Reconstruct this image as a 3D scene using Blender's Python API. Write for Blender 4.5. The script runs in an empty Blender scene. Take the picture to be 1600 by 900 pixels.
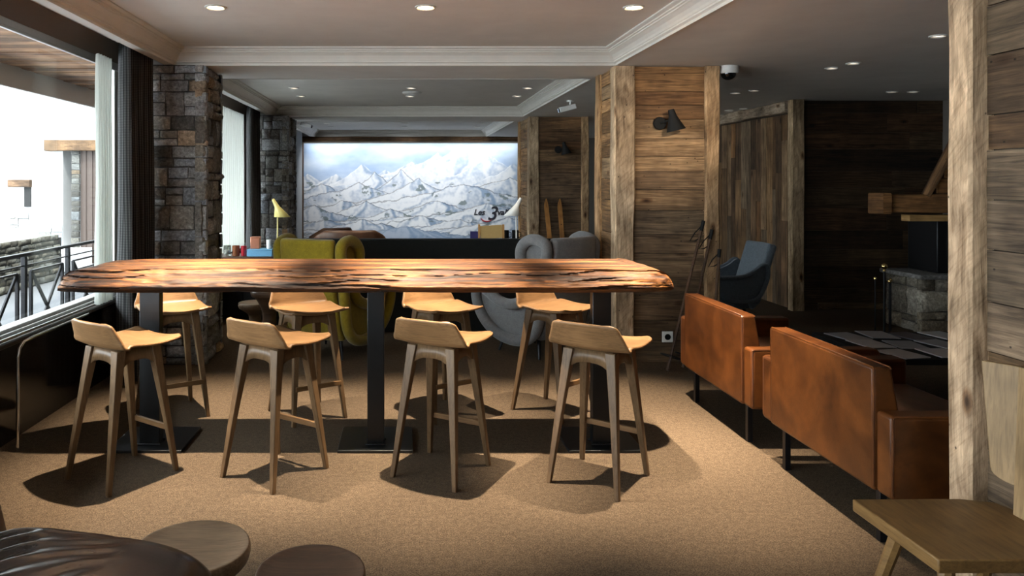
import bpy, math, random
from mathutils import Vector, Matrix, noise
R = random.Random(7)
C = bpy.context.scene.collection
PI = math.pi
FL = 1150.0

# ------------------------------------------------------------------ camera
cam_d = bpy.data.cameras.new('camera')
cam = bpy.data.objects.new('camera', cam_d); C.objects.link(cam)
cam.location = (0, 0, 1.65); cam.rotation_euler = (PI/2, 0, 0)
cam_d.sensor_width = 36; cam_d.lens = 36*FL/1600
cam_d.shift_x = 169/1600; cam_d.shift_y = -165/1600
cam_d.clip_start = .05
sc = bpy.context.scene; sc.camera = cam
sc.view_settings.view_transform = 'Standard'; sc.view_settings.look = 'None'
sc.view_settings.gamma = 1; sc.view_settings.exposure = 0.32
sc.view_settings.use_curve_mapping = False

# ------------------------------------------------------------------ materials
class NT:
    def __init__(s, name):
        m = bpy.data.materials.new(name); m.use_nodes = True; s.m = m
        s.t = m.node_tree; s.n = s.t.nodes; s.b = s.n['Principled BSDF']; s.out = s.n['Material Output']
    def add(s, kind, **kw):
        n = s.n.new(kind)
        for k, v in kw.items(): setattr(n, k, v)
        return n
    def l(s, a, b): s.t.links.new(a, b)
    def coords(s, src, scale, rnd=False):
        tc = s.add('ShaderNodeTexCoord'); mp = s.add('ShaderNodeMapping')
        mp.inputs['Scale'].default_value = scale
        s.l(tc.outputs[src], mp.inputs['Vector'])
        if rnd:
            oi = s.add('ShaderNodeObjectInfo'); ml = s.add('ShaderNodeVectorMath', operation='SCALE')
            ml.inputs[0].default_value = (13, 7, 5); s.l(oi.outputs['Random'], ml.inputs['Scale'])
            s.l(ml.outputs[0], mp.inputs['Location'])
        return mp.outputs[0]
    def noise(s, vec, scale, detail=4, rough=.6, dist=0):
        n = s.add('ShaderNodeTexNoise'); n.inputs['Scale'].default_value = scale
        n.inputs['Detail'].default_value = detail; n.inputs['Roughness'].default_value = rough
        n.inputs['Distortion'].default_value = dist
        s.l(vec, n.inputs['Vector']); return n.outputs['Fac']
    def ramp(s, fac, stops, interp='LINEAR'):
        r = s.add('ShaderNodeValToRGB'); cr = r.color_ramp; cr.interpolation = interp
        while len(cr.elements) < len(stops): cr.elements.new(.5)
        for e, (p, c) in zip(cr.elements, stops):
            e.position = p; e.color = (*c, 1) if len(c) == 3 else c
        s.l(fac, r.inputs['Fac']); return r.outputs['Color']
    def mix(s, a, b, fac, mode='MIX'):
        m = s.add('ShaderNodeMix', data_type='RGBA', blend_type=mode)
        for inp, v in ((m.inputs[0], fac), (m.inputs[6], a), (m.inputs[7], b)):
            if isinstance(v, (int, float)): inp.default_value = v
            elif isinstance(v, tuple): inp.default_value = (*v, 1)
            else: s.l(v, inp)
        return m.outputs[2]
    def bump(s, h, strength=.3, dist=.01):
        b = s.add('ShaderNodeBump'); b.inputs['Strength'].default_value = strength
        b.inputs['Distance'].default_value = dist; s.l(h, b.inputs['Height'])
        s.l(b.outputs[0], s.b.inputs['Normal'])
    def col(s, c):
        if isinstance(c, tuple): s.b.inputs['Base Color'].default_value = (*c, 1)
        else: s.l(c, s.b.inputs['Base Color'])
    def rough(s, r, spec=.5):
        if isinstance(r, (int, float)): s.b.inputs['Roughness'].default_value = r
        else: s.l(r, s.b.inputs['Roughness'])
        s.b.inputs['Specular IOR Level'].default_value = spec

def plain(name, c, rough=.5, metal=0, spec=.5, bump=0, bscale=60):
    t = NT(name); v = t.coords('Object', (1, 1, 1))
    f = t.noise(v, bscale, 3)
    t.col(t.mix(c, tuple(x*.8 for x in c), f)); t.rough(rough, spec); t.b.inputs['Metallic'].default_value = metal
    if bump: t.bump(f, bump, .004)
    return t.m

def wood(name, dark, light, src='UV', scale=(1, 1, 1), grain=(1.6, 26, 26), rough=.6, bump=.3, attr=False,
         knots=True, saw=False, spec=.3, contrast=1.0, rnd=True):
    t = NT(name); v = t.coords(src, scale, rnd)
    g = t.add('ShaderNodeMapping'); g.inputs['Scale'].default_value = grain; t.l(v, g.inputs['Vector'])
    a = t.noise(g.outputs[0], 1.0, 6, .65, 1.2)
    big = t.noise(v, 2.2, 3)
    c = t.ramp(a, [(.5-.22/contrast, dark), (.5+.2/contrast, light)])
    c = t.mix(c, t.ramp(big, [(.3, (.55, .53, .5)), (.7, (1.15, 1.12, 1.1))]), 1.0, 'MULTIPLY')
    # fine lines
    g2 = t.add('ShaderNodeMapping'); g2.inputs['Scale'].default_value = (grain[0]*3, grain[1]*5, grain[2]*5); t.l(v, g2.inputs['Vector'])
    fine = t.noise(g2.outputs[0], 1.0, 3, .6, .4)
    c = t.mix(c, t.ramp(fine, [(.35, (.68, .66, .64)), (.55, (1, 1, 1))]), .8, 'MULTIPLY')
    if knots:
        k = t.add('ShaderNodeMapping'); k.inputs['Scale'].default_value = (2.2, 5.0, 5.0); t.l(v, k.inputs['Vector'])
        vo = t.add('ShaderNodeTexVoronoi'); vo.inputs['Scale'].default_value = 1.0; vo.inputs['Randomness'].default_value = 1.0
        t.l(k.outputs[0], vo.inputs['Vector'])
        c = t.mix(c, t.ramp(vo.outputs['Distance'], [(.045, (.12, .09, .07)), (.10, (.6, .5, .42)), (.16, (1, 1, 1))]), 1.0, 'MULTIPLY')
    if saw:
        mm = t.add('ShaderNodeMapping'); mm.inputs['Rotation'].default_value = (0, 0, .75); mm.inputs['Scale'].default_value = (4, 1, 1)
        m0 = t.add('ShaderNodeMapping'); m0.inputs['Rotation'].default_value = (0, 0, .8); t.l(v, m0.inputs['Vector'])
        mm.inputs['Rotation'].default_value = (0, 0, 0); mm.inputs['Scale'].default_value = (70, 7, 7); t.l(m0.outputs[0], mm.inputs['Vector'])
        c = t.mix(c, t.ramp(t.noise(mm.outputs[0], 1, 4, .6, .6), [(.32, (.55, .5, .46)), (.52, (1.1, 1.1, 1.1))]), .5, 'MULTIPLY')
    if src == 'UV':
        k2 = t.add('ShaderNodeMapping'); k2.inputs['Scale'].default_value = (11, 15, 15); t.l(v, k2.inputs['Vector'])
        v2 = t.add('ShaderNodeTexVoronoi'); v2.inputs['Scale'].default_value = 1.0; t.l(k2.outputs[0], v2.inputs['Vector'])
        c = t.mix(c, t.ramp(v2.outputs['Distance'], [(.05, (.06, .05, .04)), (.09, (1, 1, 1))]), .9, 'MULTIPLY')
        lo = t.noise(v, 1.3, 4, .7)
        c = t.mix(c, t.ramp(lo, [(.35, (.55, .52, .5)), (.6, (1.15, 1.12, 1.08))]), .9, 'MULTIPLY')
    if attr:
        at = t.add('ShaderNodeAttribute', attribute_name='Col'); c = t.mix(c, at.outputs['Color'], 1.0, 'MULTIPLY')
    t.col(c); t.rough(rough, spec)
    mx = t.add('ShaderNodeMath', operation='ADD'); t.l(a, mx.inputs[0]); t.l(fine, mx.inputs[1])
    t.bump(mx.outputs[0], bump, .006)
    return t.m

M = {}
M['barn'] = wood('weathered_barn_wood', (.065, .042, .026), (.46, .34, .225), attr=True, rough=.8, bump=.5)
M['barn_grey'] = wood('grey_weathered_boards', (.08, .06, .045), (.46, .38, .29), attr=True, rough=.8, bump=.6)
M['post'] = wood('rough_sawn_post_wood', (.20, .145, .095), (.74, .62, .48), attr=True, rough=.85, bump=.8, saw=True, grain=(2.5, 14, 14))
M['beamw'] = wood('old_beam_wood', (.05, .033, .02), (.28, .19, .11), attr=True, rough=.8, bump=.7)
M['oak'] = wood('oiled_oak_veneer', (.150, .080, .034), (.25, .142, .064), src='Object', grain=(1.5, 30, 30), knots=False, rough=.42, bump=.08, contrast=.7)
M['oak_leg'] = wood('oiled_oak_solid', (.095, .055, .027), (.185, .113, .056), src='Object', grain=(30, 30, 1.5), knots=False, rough=.45, bump=.08, contrast=.7)
M['oak_chair'] = wood('golden_oak_plank', (.13, .070, .024), (.235, .135, .048), src='Object', grain=(22, 2, 22), knots=False, rough=.45, bump=.15, contrast=.8)
M['oak_back'] = wood('pale_oak_plank', (.22, .14, .065), (.36, .24, .12), src='Object', grain=(22, 22, 2), knots=False, rough=.5, bump=.15, contrast=.8)
M['walnut'] = wood('mid_walnut', (.13, .085, .052), (.27, .19, .12), src='Object', grain=(3, 34, 34), knots=False, rough=.38, bump=.1, contrast=.8)
M['walnut_dark'] = wood('dark_walnut', (.045, .026, .016), (.13, .075, .045), src='Object', grain=(3, 34, 34), knots=False, rough=.4, bump=.1, contrast=.8)
M['honey'] = wood('honey_pine', (.35, .2, .07), (.6, .38, .16), attr=True, rough=.6, bump=.3, knots=False)

# slab
t = NT('live_edge_slab_wood'); v = t.coords('Object', (1, 1, 1))
g = t.add('ShaderNodeMapping'); g.inputs['Scale'].default_value = (.9, 15, 20); t.l(v, g.inputs['Vector'])
a = t.noise(g.outputs[0], 1.0, 9, .72, 1.2)
bg = t.noise(v, 3.1, 4)
c = t.ramp(a, [(.36, (.008, .004, .002)), (.44, (.036, .016, .007)), (.51, (.095, .045, .017)), (.60, (.20, .105, .042))])
g3 = t.add('ShaderNodeMapping'); g3.inputs['Scale'].default_value = (.55, 22, 30); t.l(v, g3.inputs['Vector'])
ln = t.noise(g3.outputs[0], 1.0, 5, .6, .8)
c = t.mix(c, t.ramp(ln, [(.40, (1, 1, 1)), (.455, (.25, .2, .17)), (.47, (.2, .15, .12)), (.50, (1, 1, 1)), (.62, (1.25, 1.2, 1.15)), (.66, (.5, .45, .4)), (.70, (1.1, 1.1, 1.1))]), .85, 'MULTIPLY')
c = t.mix(c, t.ramp(bg, [(.36, (.5, .45, .42)), (.52, (.95, .95, .95)), (.72, (1.3, 1.25, 1.15))]), .95, 'MULTIPLY')
at = t.add('ShaderNodeAttribute', attribute_name='Col'); c = t.mix(c, at.outputs['Color'], 1.0, 'MULTIPLY')
c = t.mix(c, (1.12, .90, .63), 1.0, 'MULTIPLY')
t.col(c); t.rough(t.ramp(bg, [(.3, (.7,)*3), (.7, (.5,)*3)]), .25); t.bump(a, .6, .012); M['slab'] = t.m

# carpet
t = NT('tan_loop_carpet'); v = t.coords('Object', (1, 1, 1))
f1 = t.noise(v, 160, 3, .7); f2 = t.noise(v, 34, 5, .7); f3 = t.noise(v, .8, 2)
c = t.ramp(f1, [(.36, (.036, .0255, .0165)), (.60, (.125, .088, .056))])
c = t.mix(c, t.ramp(f2, [(.35, (.74, .72, .7)), (.62, (1.1, 1.1, 1.1))]), 1.0, 'MULTIPLY')
t.col(c); t.rough(.95, .1); t.bump(f1, .6, .006); M['carpet'] = t.m

# plaster
M['ceil'] = plain('greige_ceiling_paint', (.84, .825, .79), .9, bscale=3)
M['cornice'] = plain('cream_cornice_paint', (.80, .77, .71), .6, bscale=5)
M['wallpaint'] = plain('dark_wall_paint', (.16, .14, .12), .85)
M['plaster_out'] = plain('white_render', (.30, .30, .295), .9, bscale=8)
M['bounce_white'] = plain('bounce_white', (.88, .9, .93), .8, bscale=3)  # white of the added bounce ground outside
M['panel'] = plain('black_gloss_panel', (.012, .011, .010), .09, spec=.8)
M['frame_dark'] = plain('dark_bronze_frame', (.045, .038, .032), .35, .5)
M['frame_pale'] = plain('brushed_aluminium', (.55, .54, .52), .35, .8)
M['frame_wood'] = plain('brown_window_wood', (.15, .11, .08), .5)
M['chrome'] = plain('chrome', (.8, .8, .8), .12, 1)
M['blackmetal'] = plain('black_steel', (.018, .018, .02), .4, .7)
M['steel'] = plain('raw_blackened_steel', (.032, .033, .035), .38, .85, bump=.15, bscale=14)
M['white'] = plain('white_enamel', (.8, .8, .77), .4)
M['yellowlamp'] = plain('pale_yellow_enamel', (.78, .68, .24), .35)
M['brass'] = plain('polished_brass', (.8, .58, .25), .2, 1)
M['brown_out'] = plain('outdoor_brown_wood', (.03, .017, .011), .7)
M['paving'] = plain('pale_paving', (.085, .088, .094), .85, bump=.2, bscale=20)
M['bluebox'] = plain('sky_blue_card', (.16, .40, .62), .5)
M['copper'] = plain('patterned_copper', (.62, .25, .15), .35, .6, bscale=45)
M['amber'] = plain('amber_glass', (.20, .07, .03), .1, spec=.8)
M['red'] = plain('dark_red_glass', (.35, .02, .03), .15)
M['paper'] = plain('magazine_paper', (.42, .42, .43), .35, bscale=22)
M['paper2'] = plain('dark_magazine_cover', (.10, .10, .12), .25, bscale=18)
M['canvas'] = plain('tan_canvas', (.42, .30, .12), .8)
M['purple'] = plain('purple_card', (.07, .06, .25), .5)
M['black'] = plain('matte_black', (.010, .010, .010), .7, spec=.2)
M['fire_glass'] = plain('dark_firebox_glass', (.008, .009, .009), .08, spec=.7)
M['mag_col'] = plain('grey_magazine_cover', (.25, .26, .28), .3, bscale=14)

def fabric(name, c, sc_=220):
    t = NT(name); v = t.coords('Object', (1, 1, 1)); f = t.noise(v, sc_, 3, .8); h = t.noise(v, 26, 4)
    cc = t.ramp(f, [(.32, tuple(x*.5 for x in c)), (.65, tuple(min(1, x*1.25) for x in c))])
    t.col(t.mix(cc, t.ramp(h, [(.3, (.85,)*3), (.7, (1.08,)*3)]), 1.0, 'MULTIPLY'))
    t.rough(.95, .15); t.b.inputs['Sheen Weight'].default_value = .25; t.bump(f, .5, .004); return t.m
M['mustard'] = fabric('mustard_wool', (.235, .175, .012))
M['greyfelt'] = fabric('grey_felt', (.16, .16, .16))
M['bluefelt'] = fabric('blue_grey_felt', (.15, .18, .21))
M['blackfelt'] = fabric('black_felt', (.010, .011, .010))
M['sheer'] = None

def leather(name, c1, c2, rough=.36, wrinkle=False):
    t = NT(name); v = t.coords('Object', (1, 1, 1), True)
    b = t.noise(v, 3.0, 4, .6, .6); f = t.noise(v, 160, 3, .6); s = t.noise(v, 11, 5, .7)
    c = t.ramp(b, [(.28, c1), (.72, c2)])
    c = t.mix(c, t.ramp(s, [(.35, (.72, .68, .66)), (.6, (1.05,)*3)]), .8, 'MULTIPLY')
    t.col(c); t.rough(rough, .35 if not name.startswith('dark') else .6); t.bump(f, .12, .003)
    return t.m
M['cognac'] = leather('cognac_leather', (.035, .011, .003), (.135, .042, .009))
M['brownleather'] = leather('dark_brown_leather', (.022, .012, .008), (.055, .03, .019), .2)
M['oldleather'] = leather('brown_old_leather', (.05, .025, .014), (.12, .06, .035), .4)

# stone
def stone(name, base=1.0):
    t = NT(name); v = t.coords('Object', (1, 1, 1))
    f = t.noise(v, 34, 6, .75, .3); g_ = t.noise(v, 7, 4, .7, .5)
    c = t.ramp(f, [(.3, (.085*base, .085*base, .085*base)), (.55, (.27*base, .275*base, .28*base)), (.72, (.50*base, .51*base, .52*base))])
    c = t.mix(c, t.ramp(g_, [(.35, (.6, .58, .55)), (.65, (1.1, 1.1, 1.12))]), .8, 'MULTIPLY')
    at = t.add('ShaderNodeAttribute', attribute_name='Col'); c = t.mix(c, at.outputs['Color'], 1.0, 'MULTIPLY')
    t.col(c); t.rough(.85, .3); t.bump(f, .8, .015); return t.m
M['stone'] = stone('rough_alpine_stone'); M['stone_out'] = stone('pale_rubble_stone', .30)

# plaid curtain
t = NT('dark_plaid_wool'); v = t.coords('UV', (1, 1, 1))
w1 = t.add('ShaderNodeTexWave', wave_type='BANDS', bands_direction='X'); w1.inputs['Scale'].default_value = 15; t.l(v, w1.inputs['Vector'])
w2 = t.add('ShaderNodeTexWave', wave_type='BANDS', bands_direction='Y'); w2.inputs['Scale'].default_value = 15; t.l(v, w2.inputs['Vector'])
c = t.ramp(w1.outputs['Fac'], [(.25, (.03, .03, .031)), (.9, (.085, .084, .084))])
c = t.mix(c, t.ramp(w2.outputs['Fac'], [(.25, (.9,)*3), (.9, (1.12,)*3)]), 1.0, 'MULTIPLY')
t.col(c); t.rough(.95, .1); M['plaid'] = t.m
# sheer curtain
t = NT('white_sheer'); t.col((.82, .84, .80)); t.rough(.9, .1)
tr = t.add('ShaderNodeBsdfTranslucent'); tr.inputs[0].default_value = (.8, .82, .78, 1)
tp = t.add('ShaderNodeBsdfTransparent'); m1 = t.add('ShaderNodeMixShader'); m2 = t.add('ShaderNodeMixShader')
m1.inputs[0].default_value = .75; m2.inputs[0].default_value = .45
t.l(t.b.outputs[0], m1.inputs[1]); t.l(tr.outputs[0], m1.inputs[2]); t.l(m1.outputs[0], m2.inputs[1]); t.l(tp.outputs[0], m2.inputs[2])
t.l(m2.outputs[0], t.out.inputs[0]); M['sheer'] = t.m
# window glass
def glass(name, tint=(.95, .97, .96), fac=.06):
    t = NT(name); tp = t.add('ShaderNodeBsdfTransparent'); tp.inputs[0].default_value = (*tint, 1)
    gl = t.add('ShaderNodeBsdfGlossy'); gl.inputs['Roughness'].default_value = .02
    m = t.add('ShaderNodeMixShader'); m.inputs[0].default_value = fac
    t.l(tp.outputs[0], m.inputs[1]); t.l(gl.outputs[0], m.inputs[2]); t.l(m.outputs[0], t.out.inputs[0]); return t.m
M['glass'] = glass('window_glass'); M['jar'] = glass('clear_glass', (.8, .82, .8), .2)
def emis(name, c, s):
    t = NT(name); t.b.inputs['Emission Color'].default_value = (*c, 1); t.b.inputs['Emission Strength'].default_value = s
    t.col(c); return t.m
M['lamp_on'] = emis('warm_lamp_face', (1, .85, .65), 5.0)
M['lamp_low'] = emis('lamp_face_dim', (1, .95, .88), .4)
M['led'] = emis('led_strip', (.85, .93, 1), 6.0)
# mural
t = NT('mural_print'); at = t.add('ShaderNodeAttribute', attribute_name='Col')
v = t.coords('Object', (1, 1, 1)); f = t.noise(v, 55, 4, .7)
t.col(t.mix(at.outputs['Color'], t.ramp(f, [(.35, (.86, .88, .9)), (.6, (1.0, 1.0, 1.0))]), .6, 'MULTIPLY')); t.rough(.6, .3); M['mural'] = t.m
M['ink'] = plain('black_ink', (.02, .02, .03), .6); M['inkred'] = plain('red_ink', (.45, .03, .04), .6)

# ------------------------------------------------------------------ mesh builder
class MB:
    def __init__(s): s.v = []; s.f = []; s.uv = []; s.c = []
    def add(s, vs, fs, uvs=None, col=(1, 1, 1)):
        b = len(s.v); s.v += [tuple(p) for p in vs]
        for i, f in enumerate(fs):
            s.f.append([b+k for k in f])
            s.uv.append(uvs[i] if uvs else [(0, 0)]*len(f)); s.c.append(col)
    def box(s, c, d, rot=None, col=(1, 1, 1), grain=None, taper=None):
        c = Vector(c); h = Vector(d)/2; ou, ov = R.uniform(0, 50), R.uniform(0, 50)
        loc = [Vector((sx*h.x, sy*h.y, sz*h.z)) for sx in (-1, 1) for sy in (-1, 1) for sz in (-1, 1)]
        if taper:
            for p in loc:
                if p.z > 0: p.x *= taper[0]; p.y *= taper[1]
        g = grain if grain is not None else max(range(3), key=lambda i: d[i])
        fs = [(0, 1, 3, 2), (4, 6, 7, 5), (0, 4, 5, 1), (2, 3, 7, 6), (0, 2, 6, 4), (1, 5, 7, 3)]
        ax = [0, 0, 1, 1, 2, 2]; uvs = []
        for f, a in zip(fs, ax):
            o = [i for i in range(3) if i != a]
            if g in o: ua = g; va = [i for i in o if i != g][0]
            else: ua, va = o
            k = 1 if g in o else 1
            uvs.append([(loc[i][ua]*k+ou, loc[i][va]+ov+a*.37) for i in f])
        pts = [(rot @ p if rot else p)+c for p in loc]
        s.add(pts, fs, uvs, col)
    def grid(s, P, col=(1, 1, 1), closed_u=False, closed_v=False, uvs=None):
        nu, nv = len(P), len(P[0]); b = len(s.v)
        for r in P: s.v += [tuple(p) for p in r]
        for i in range(nu if closed_u else nu-1):
            for j in range(nv if closed_v else nv-1):
                a, b2, c2, d2 = (i, j), ((i+1) % nu, j), ((i+1) % nu, (j+1) % nv), (i, (j+1) % nv)
                s.f.append([b+q[0]*nv+q[1] for q in (a, b2, c2, d2)])
                if uvs:
                    s.uv.append([uvs(i, j), uvs(i+1, j), uvs(i+1, j+1), uvs(i, j+1)])
                else: s.uv.append([(0, 0)]*4)
                s.c.append(col if not callable(col) else col(i, j))
    def tube(s, pts, r, n=8, col=(1, 1, 1), cap=True, closed=False, squash=None):
        pts = [Vector(p) for p in pts]; N = len(pts); rings = []
        rr = r if isinstance(r, (list, tuple)) else [r]*N
        up = None
        for i in range(N):
            if closed: tdir = pts[(i+1) % N]-pts[i-1]
            else: tdir = pts[min(i+1, N-1)]-pts[max(i-1, 0)]
            tdir.normalize()
            if up is None:
                up = Vector((0, 0, 1)) if abs(tdir.z) < .9 else Vector((1, 0, 0))
            x = tdir.cross(up)
            if x.length < 1e-4: x = tdir.cross(Vector((0, 1, 0)))
            x.normalize(); y = x.cross(tdir).normalized(); up = y
            rings.append([pts[i]+(x*math.cos(2*PI*k/n)+y*math.sin(2*PI*k/n))*rr[i] for k in range(n)])
        b = len(s.v)
        s.grid(rings, col, closed_u=closed, closed_v=True, uvs=lambda i, j: (i*.1, j*.03))
        if cap and not closed:
            s.f.append([b+k for k in range(n)][::-1]); s.uv.append([(0, 0)]*n); s.c.append(col)
            s.f.append([b+(N-1)*n+k for k in range(n)]); s.uv.append([(0, 0)]*n); s.c.append(col)
    def lathe(s, prof, n=24, c=(0, 0, 0), col=(1, 1, 1)):
        c = Vector(c)
        P = [[c+Vector((r*math.cos(2*PI*k/n), r*math.sin(2*PI*k/n), z)) for k in range(n)] for r, z in prof]
        b = len(s.v); s.grid(P, col, closed_v=True, uvs=lambda i, j: (i*.1, j*.05))
        for idx, rev in ((0, True), (len(prof)-1, False)):
            if prof[idx][0] > 1e-5:
                f = [b+idx*n+k for k in range(n)]
                s.f.append(f[::-1] if rev else f); s.uv.append([(0, 0)]*n); s.c.append(col)
    def prism(s, poly, a, b_, axis=0, col=(1, 1, 1)):
        """poly = list of 2D; extruded from a to b_ along axis (0: (y,z) poly, 1: (x,z), 2: (x,y))"""
        def P(p, t):
            return {0: (t, p[0], p[1]), 1: (p[0], t, p[1]), 2: (p[0], p[1], t)}[axis]
        n = len(poly); vs = [P(p, a) for p in poly]+[P(p, b_) for p in poly]
        fs = [list(range(n))[::-1], [n+i for i in range(n)]]+[[i, (i+1) % n, n+(i+1) % n, n+i] for i in range(n)]
        ou = R.uniform(0, 9)
        uvs = [[(vs[k][2]+ou, (vs[k][0]+vs[k][1])) for k in f] for f in fs]
        s.add(vs, fs, uvs, col)
    def build(s, name, mat, parent=None, loc=None, rotz=None, smooth=False, bevel=0, seg=2, sub=0, solid=0, recalc=True, angle=40, off=0):
        me = bpy.data.meshes.new(name); me.from_pydata(s.v, [], s.f)
        me.uv_layers.new(name='UVMap'); me.color_attributes.new('Col', 'FLOAT_COLOR', 'CORNER'); uvl = me.uv_layers['UVMap']; ca = me.color_attributes['Col']
        fu = []; fc = []
        for u, c, f in zip(s.uv, s.c, s.f):
            for q in u: fu += q
            fc += [*c, 1.0]*len(f)
        ca.data.foreach_set('color', fc); me.uv_layers['UVMap'].data.foreach_set('uv', fu)
        if recalc:
            import bmesh
            bm = bmesh.new(); bm.from_mesh(me); bmesh.ops.recalc_face_normals(bm, faces=bm.faces); bm.to_mesh(me); bm.free()
        me.materials.append(M[mat] if isinstance(mat, str) else mat)
        o = bpy.data.objects.new(name, me); C.objects.link(o)
        if parent: o.parent = parent
        if loc: o.location = loc
        if rotz is not None: o.rotation_euler = (0, 0, rotz)
        if solid:
            m = o.modifiers.new('solid', 'SOLIDIFY'); m.thickness = solid; m.offset = off
        if bevel:
            m = o.modifiers.new('bevel', 'BEVEL'); m.width = bevel; m.segments = seg; m.limit_method = 'ANGLE'; m.angle_limit = math.radians(35)
        if sub:
            m = o.modifiers.new('sub', 'SUBSURF'); m.levels = sub; m.render_levels = sub
        if smooth or bevel or sub:
            for p in me.polygons: p.use_smooth = True
            if not sub:
                try: me.set_sharp_from_angle(angle=math.radians(angle))
                except Exception: pass
        return o

def tag(o, label, cat, group=None):
    o['label'] = label; o['category'] = cat
    if group: o['group'] = group
    return o
def thing(name, label, cat, loc=(0, 0, 0), rotz=0, group=None):
    o = bpy.data.objects.new(name, None); C.objects.link(o); o.empty_display_size = .1
    o.location = loc; o.rotation_euler = (0, 0, rotz); tag(o, label, cat, group); return o
def struct(o): o['kind'] = 'structure'; return o
def dup(root, loc, rotz, label, group=None):
    r = root.copy(); C.objects.link(r); r.location = loc; r.rotation_euler = (0, 0, rotz); r['label'] = label
    if group: r['group'] = group
    for ch in list(root.children):
        c = ch.copy(); C.objects.link(c); c.parent = r
        for g in ch.children:
            d = g.copy(); C.objects.link(d); d.parent = c
    return r

def rough_post(mb, p0, p1, w, d, col=(1, 1, 1), amp=.008, xdir=None, n=None, seed=0, ec=.012):
    """hand-hewn timber from p0 to p1, cross-section w (along xdir) by d"""
    p0, p1 = Vector(p0), Vector(p1); t = (p1-p0); L = t.length; t.normalize()
    X = Vector(xdir) if xdir else (Vector((1, 0, 0)) if abs(t.x) < .9 else Vector((0, 1, 0)))
    X = (X-t*X.dot(t)).normalized(); Y = t.cross(X).normalized()
    n = n or max(4, int(L/.05)); prof = []
    for (sx, sy, kx, ky) in ((-1, -1, 1, 0), (1, -1, 0, 1), (1, 1, -1, 0), (-1, 1, 0, -1)):
        cx, cy = sx*w/2, sy*d/2
        # corner rounding point pair then points along side
        ux, uy = kx, ky
        ln = w if kx else d
        prof.append((cx+ux*ec, cy+uy*ec))
        for q in (.25, .5, .75): prof.append((cx+ux*ln*q, cy+uy*ln*q))
        prof.append((cx+ux*(ln-ec), cy+uy*(ln-ec)))
    per = [0]
    for i in range(1, len(prof)+1):
        a, b = prof[i-1], prof[i % len(prof)]; per.append(per[-1]+math.hypot(a[0]-b[0], a[1]-b[1]))
    P = []
    for i in range(n+1):
        s_ = L*i/n; ring = []
        for j, (x, y) in enumerate(prof):
            q = Vector((x*2+seed*7.1, y*2, s_*1.3)); k = noise.noise(q)*1.2+noise.noise(q*3)*.35
            f = 1+amp*k/(min(w, d)/2)
            ring.append(p0+t*s_+X*x*f+Y*y*f)
        P.append(ring)
    b = len(mb.v)
    ou = seed*3.3; mb.grid(P, col, closed_v=True, uvs=lambda i, j: (L*i/n+ou, per[j]+ou))
    m = len(prof)
    mb.f.append([b+k for k in range(m)][::-1]); mb.uv.append([(prof[k][0], prof[k][1]) for k in range(m)][::-1]); mb.c.append(col)
    mb.f.append([b+n*m+k for k in range(m)]); mb.uv.append([(prof[k][0], prof[k][1]) for k in range(m)]); mb.c.append(col)

def planks(mb, org, U, V, N, L, H, wmin, wmax, cols, th=.022, joint=None, seed=1, rowcols=None):
    """boards running along U, stacked along V, facing N. org = lower-left corner on the wall plane."""
    rr = random.Random(seed); org, U, V, N = map(Vector, (org, U, V, N)); y = 0; i = 0
    rot = Matrix((U, V, N)).transposed()
    while y < H-1e-4:
        w = rr.uniform(wmin, wmax)
        if rowcols and i < len(rowcols) and rowcols[i][0]: w = rowcols[i][0]
        w = min(w, H-y)
        if H-y-w < .05: w = H-y
        x = 0
        while x < L-1e-4:
            l = L if not joint else min(rr.uniform(*joint), L-x)
            if L-x-l < .25: l = L-x
            c = rr.choice(cols); k = rr.uniform(.75, 1.2); c = tuple(q*k for q in c)
            if rowcols and i < len(rowcols): c = rowcols[i][1]
            tt = th+rr.uniform(-.004, .006)
            mb.box(org+U*(x+l/2)+V*(y+w/2)+N*(tt/2), (l-.003, w-.005, tt), rot=rot, col=c, grain=0)
            x += l
        y += w; i += 1

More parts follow.
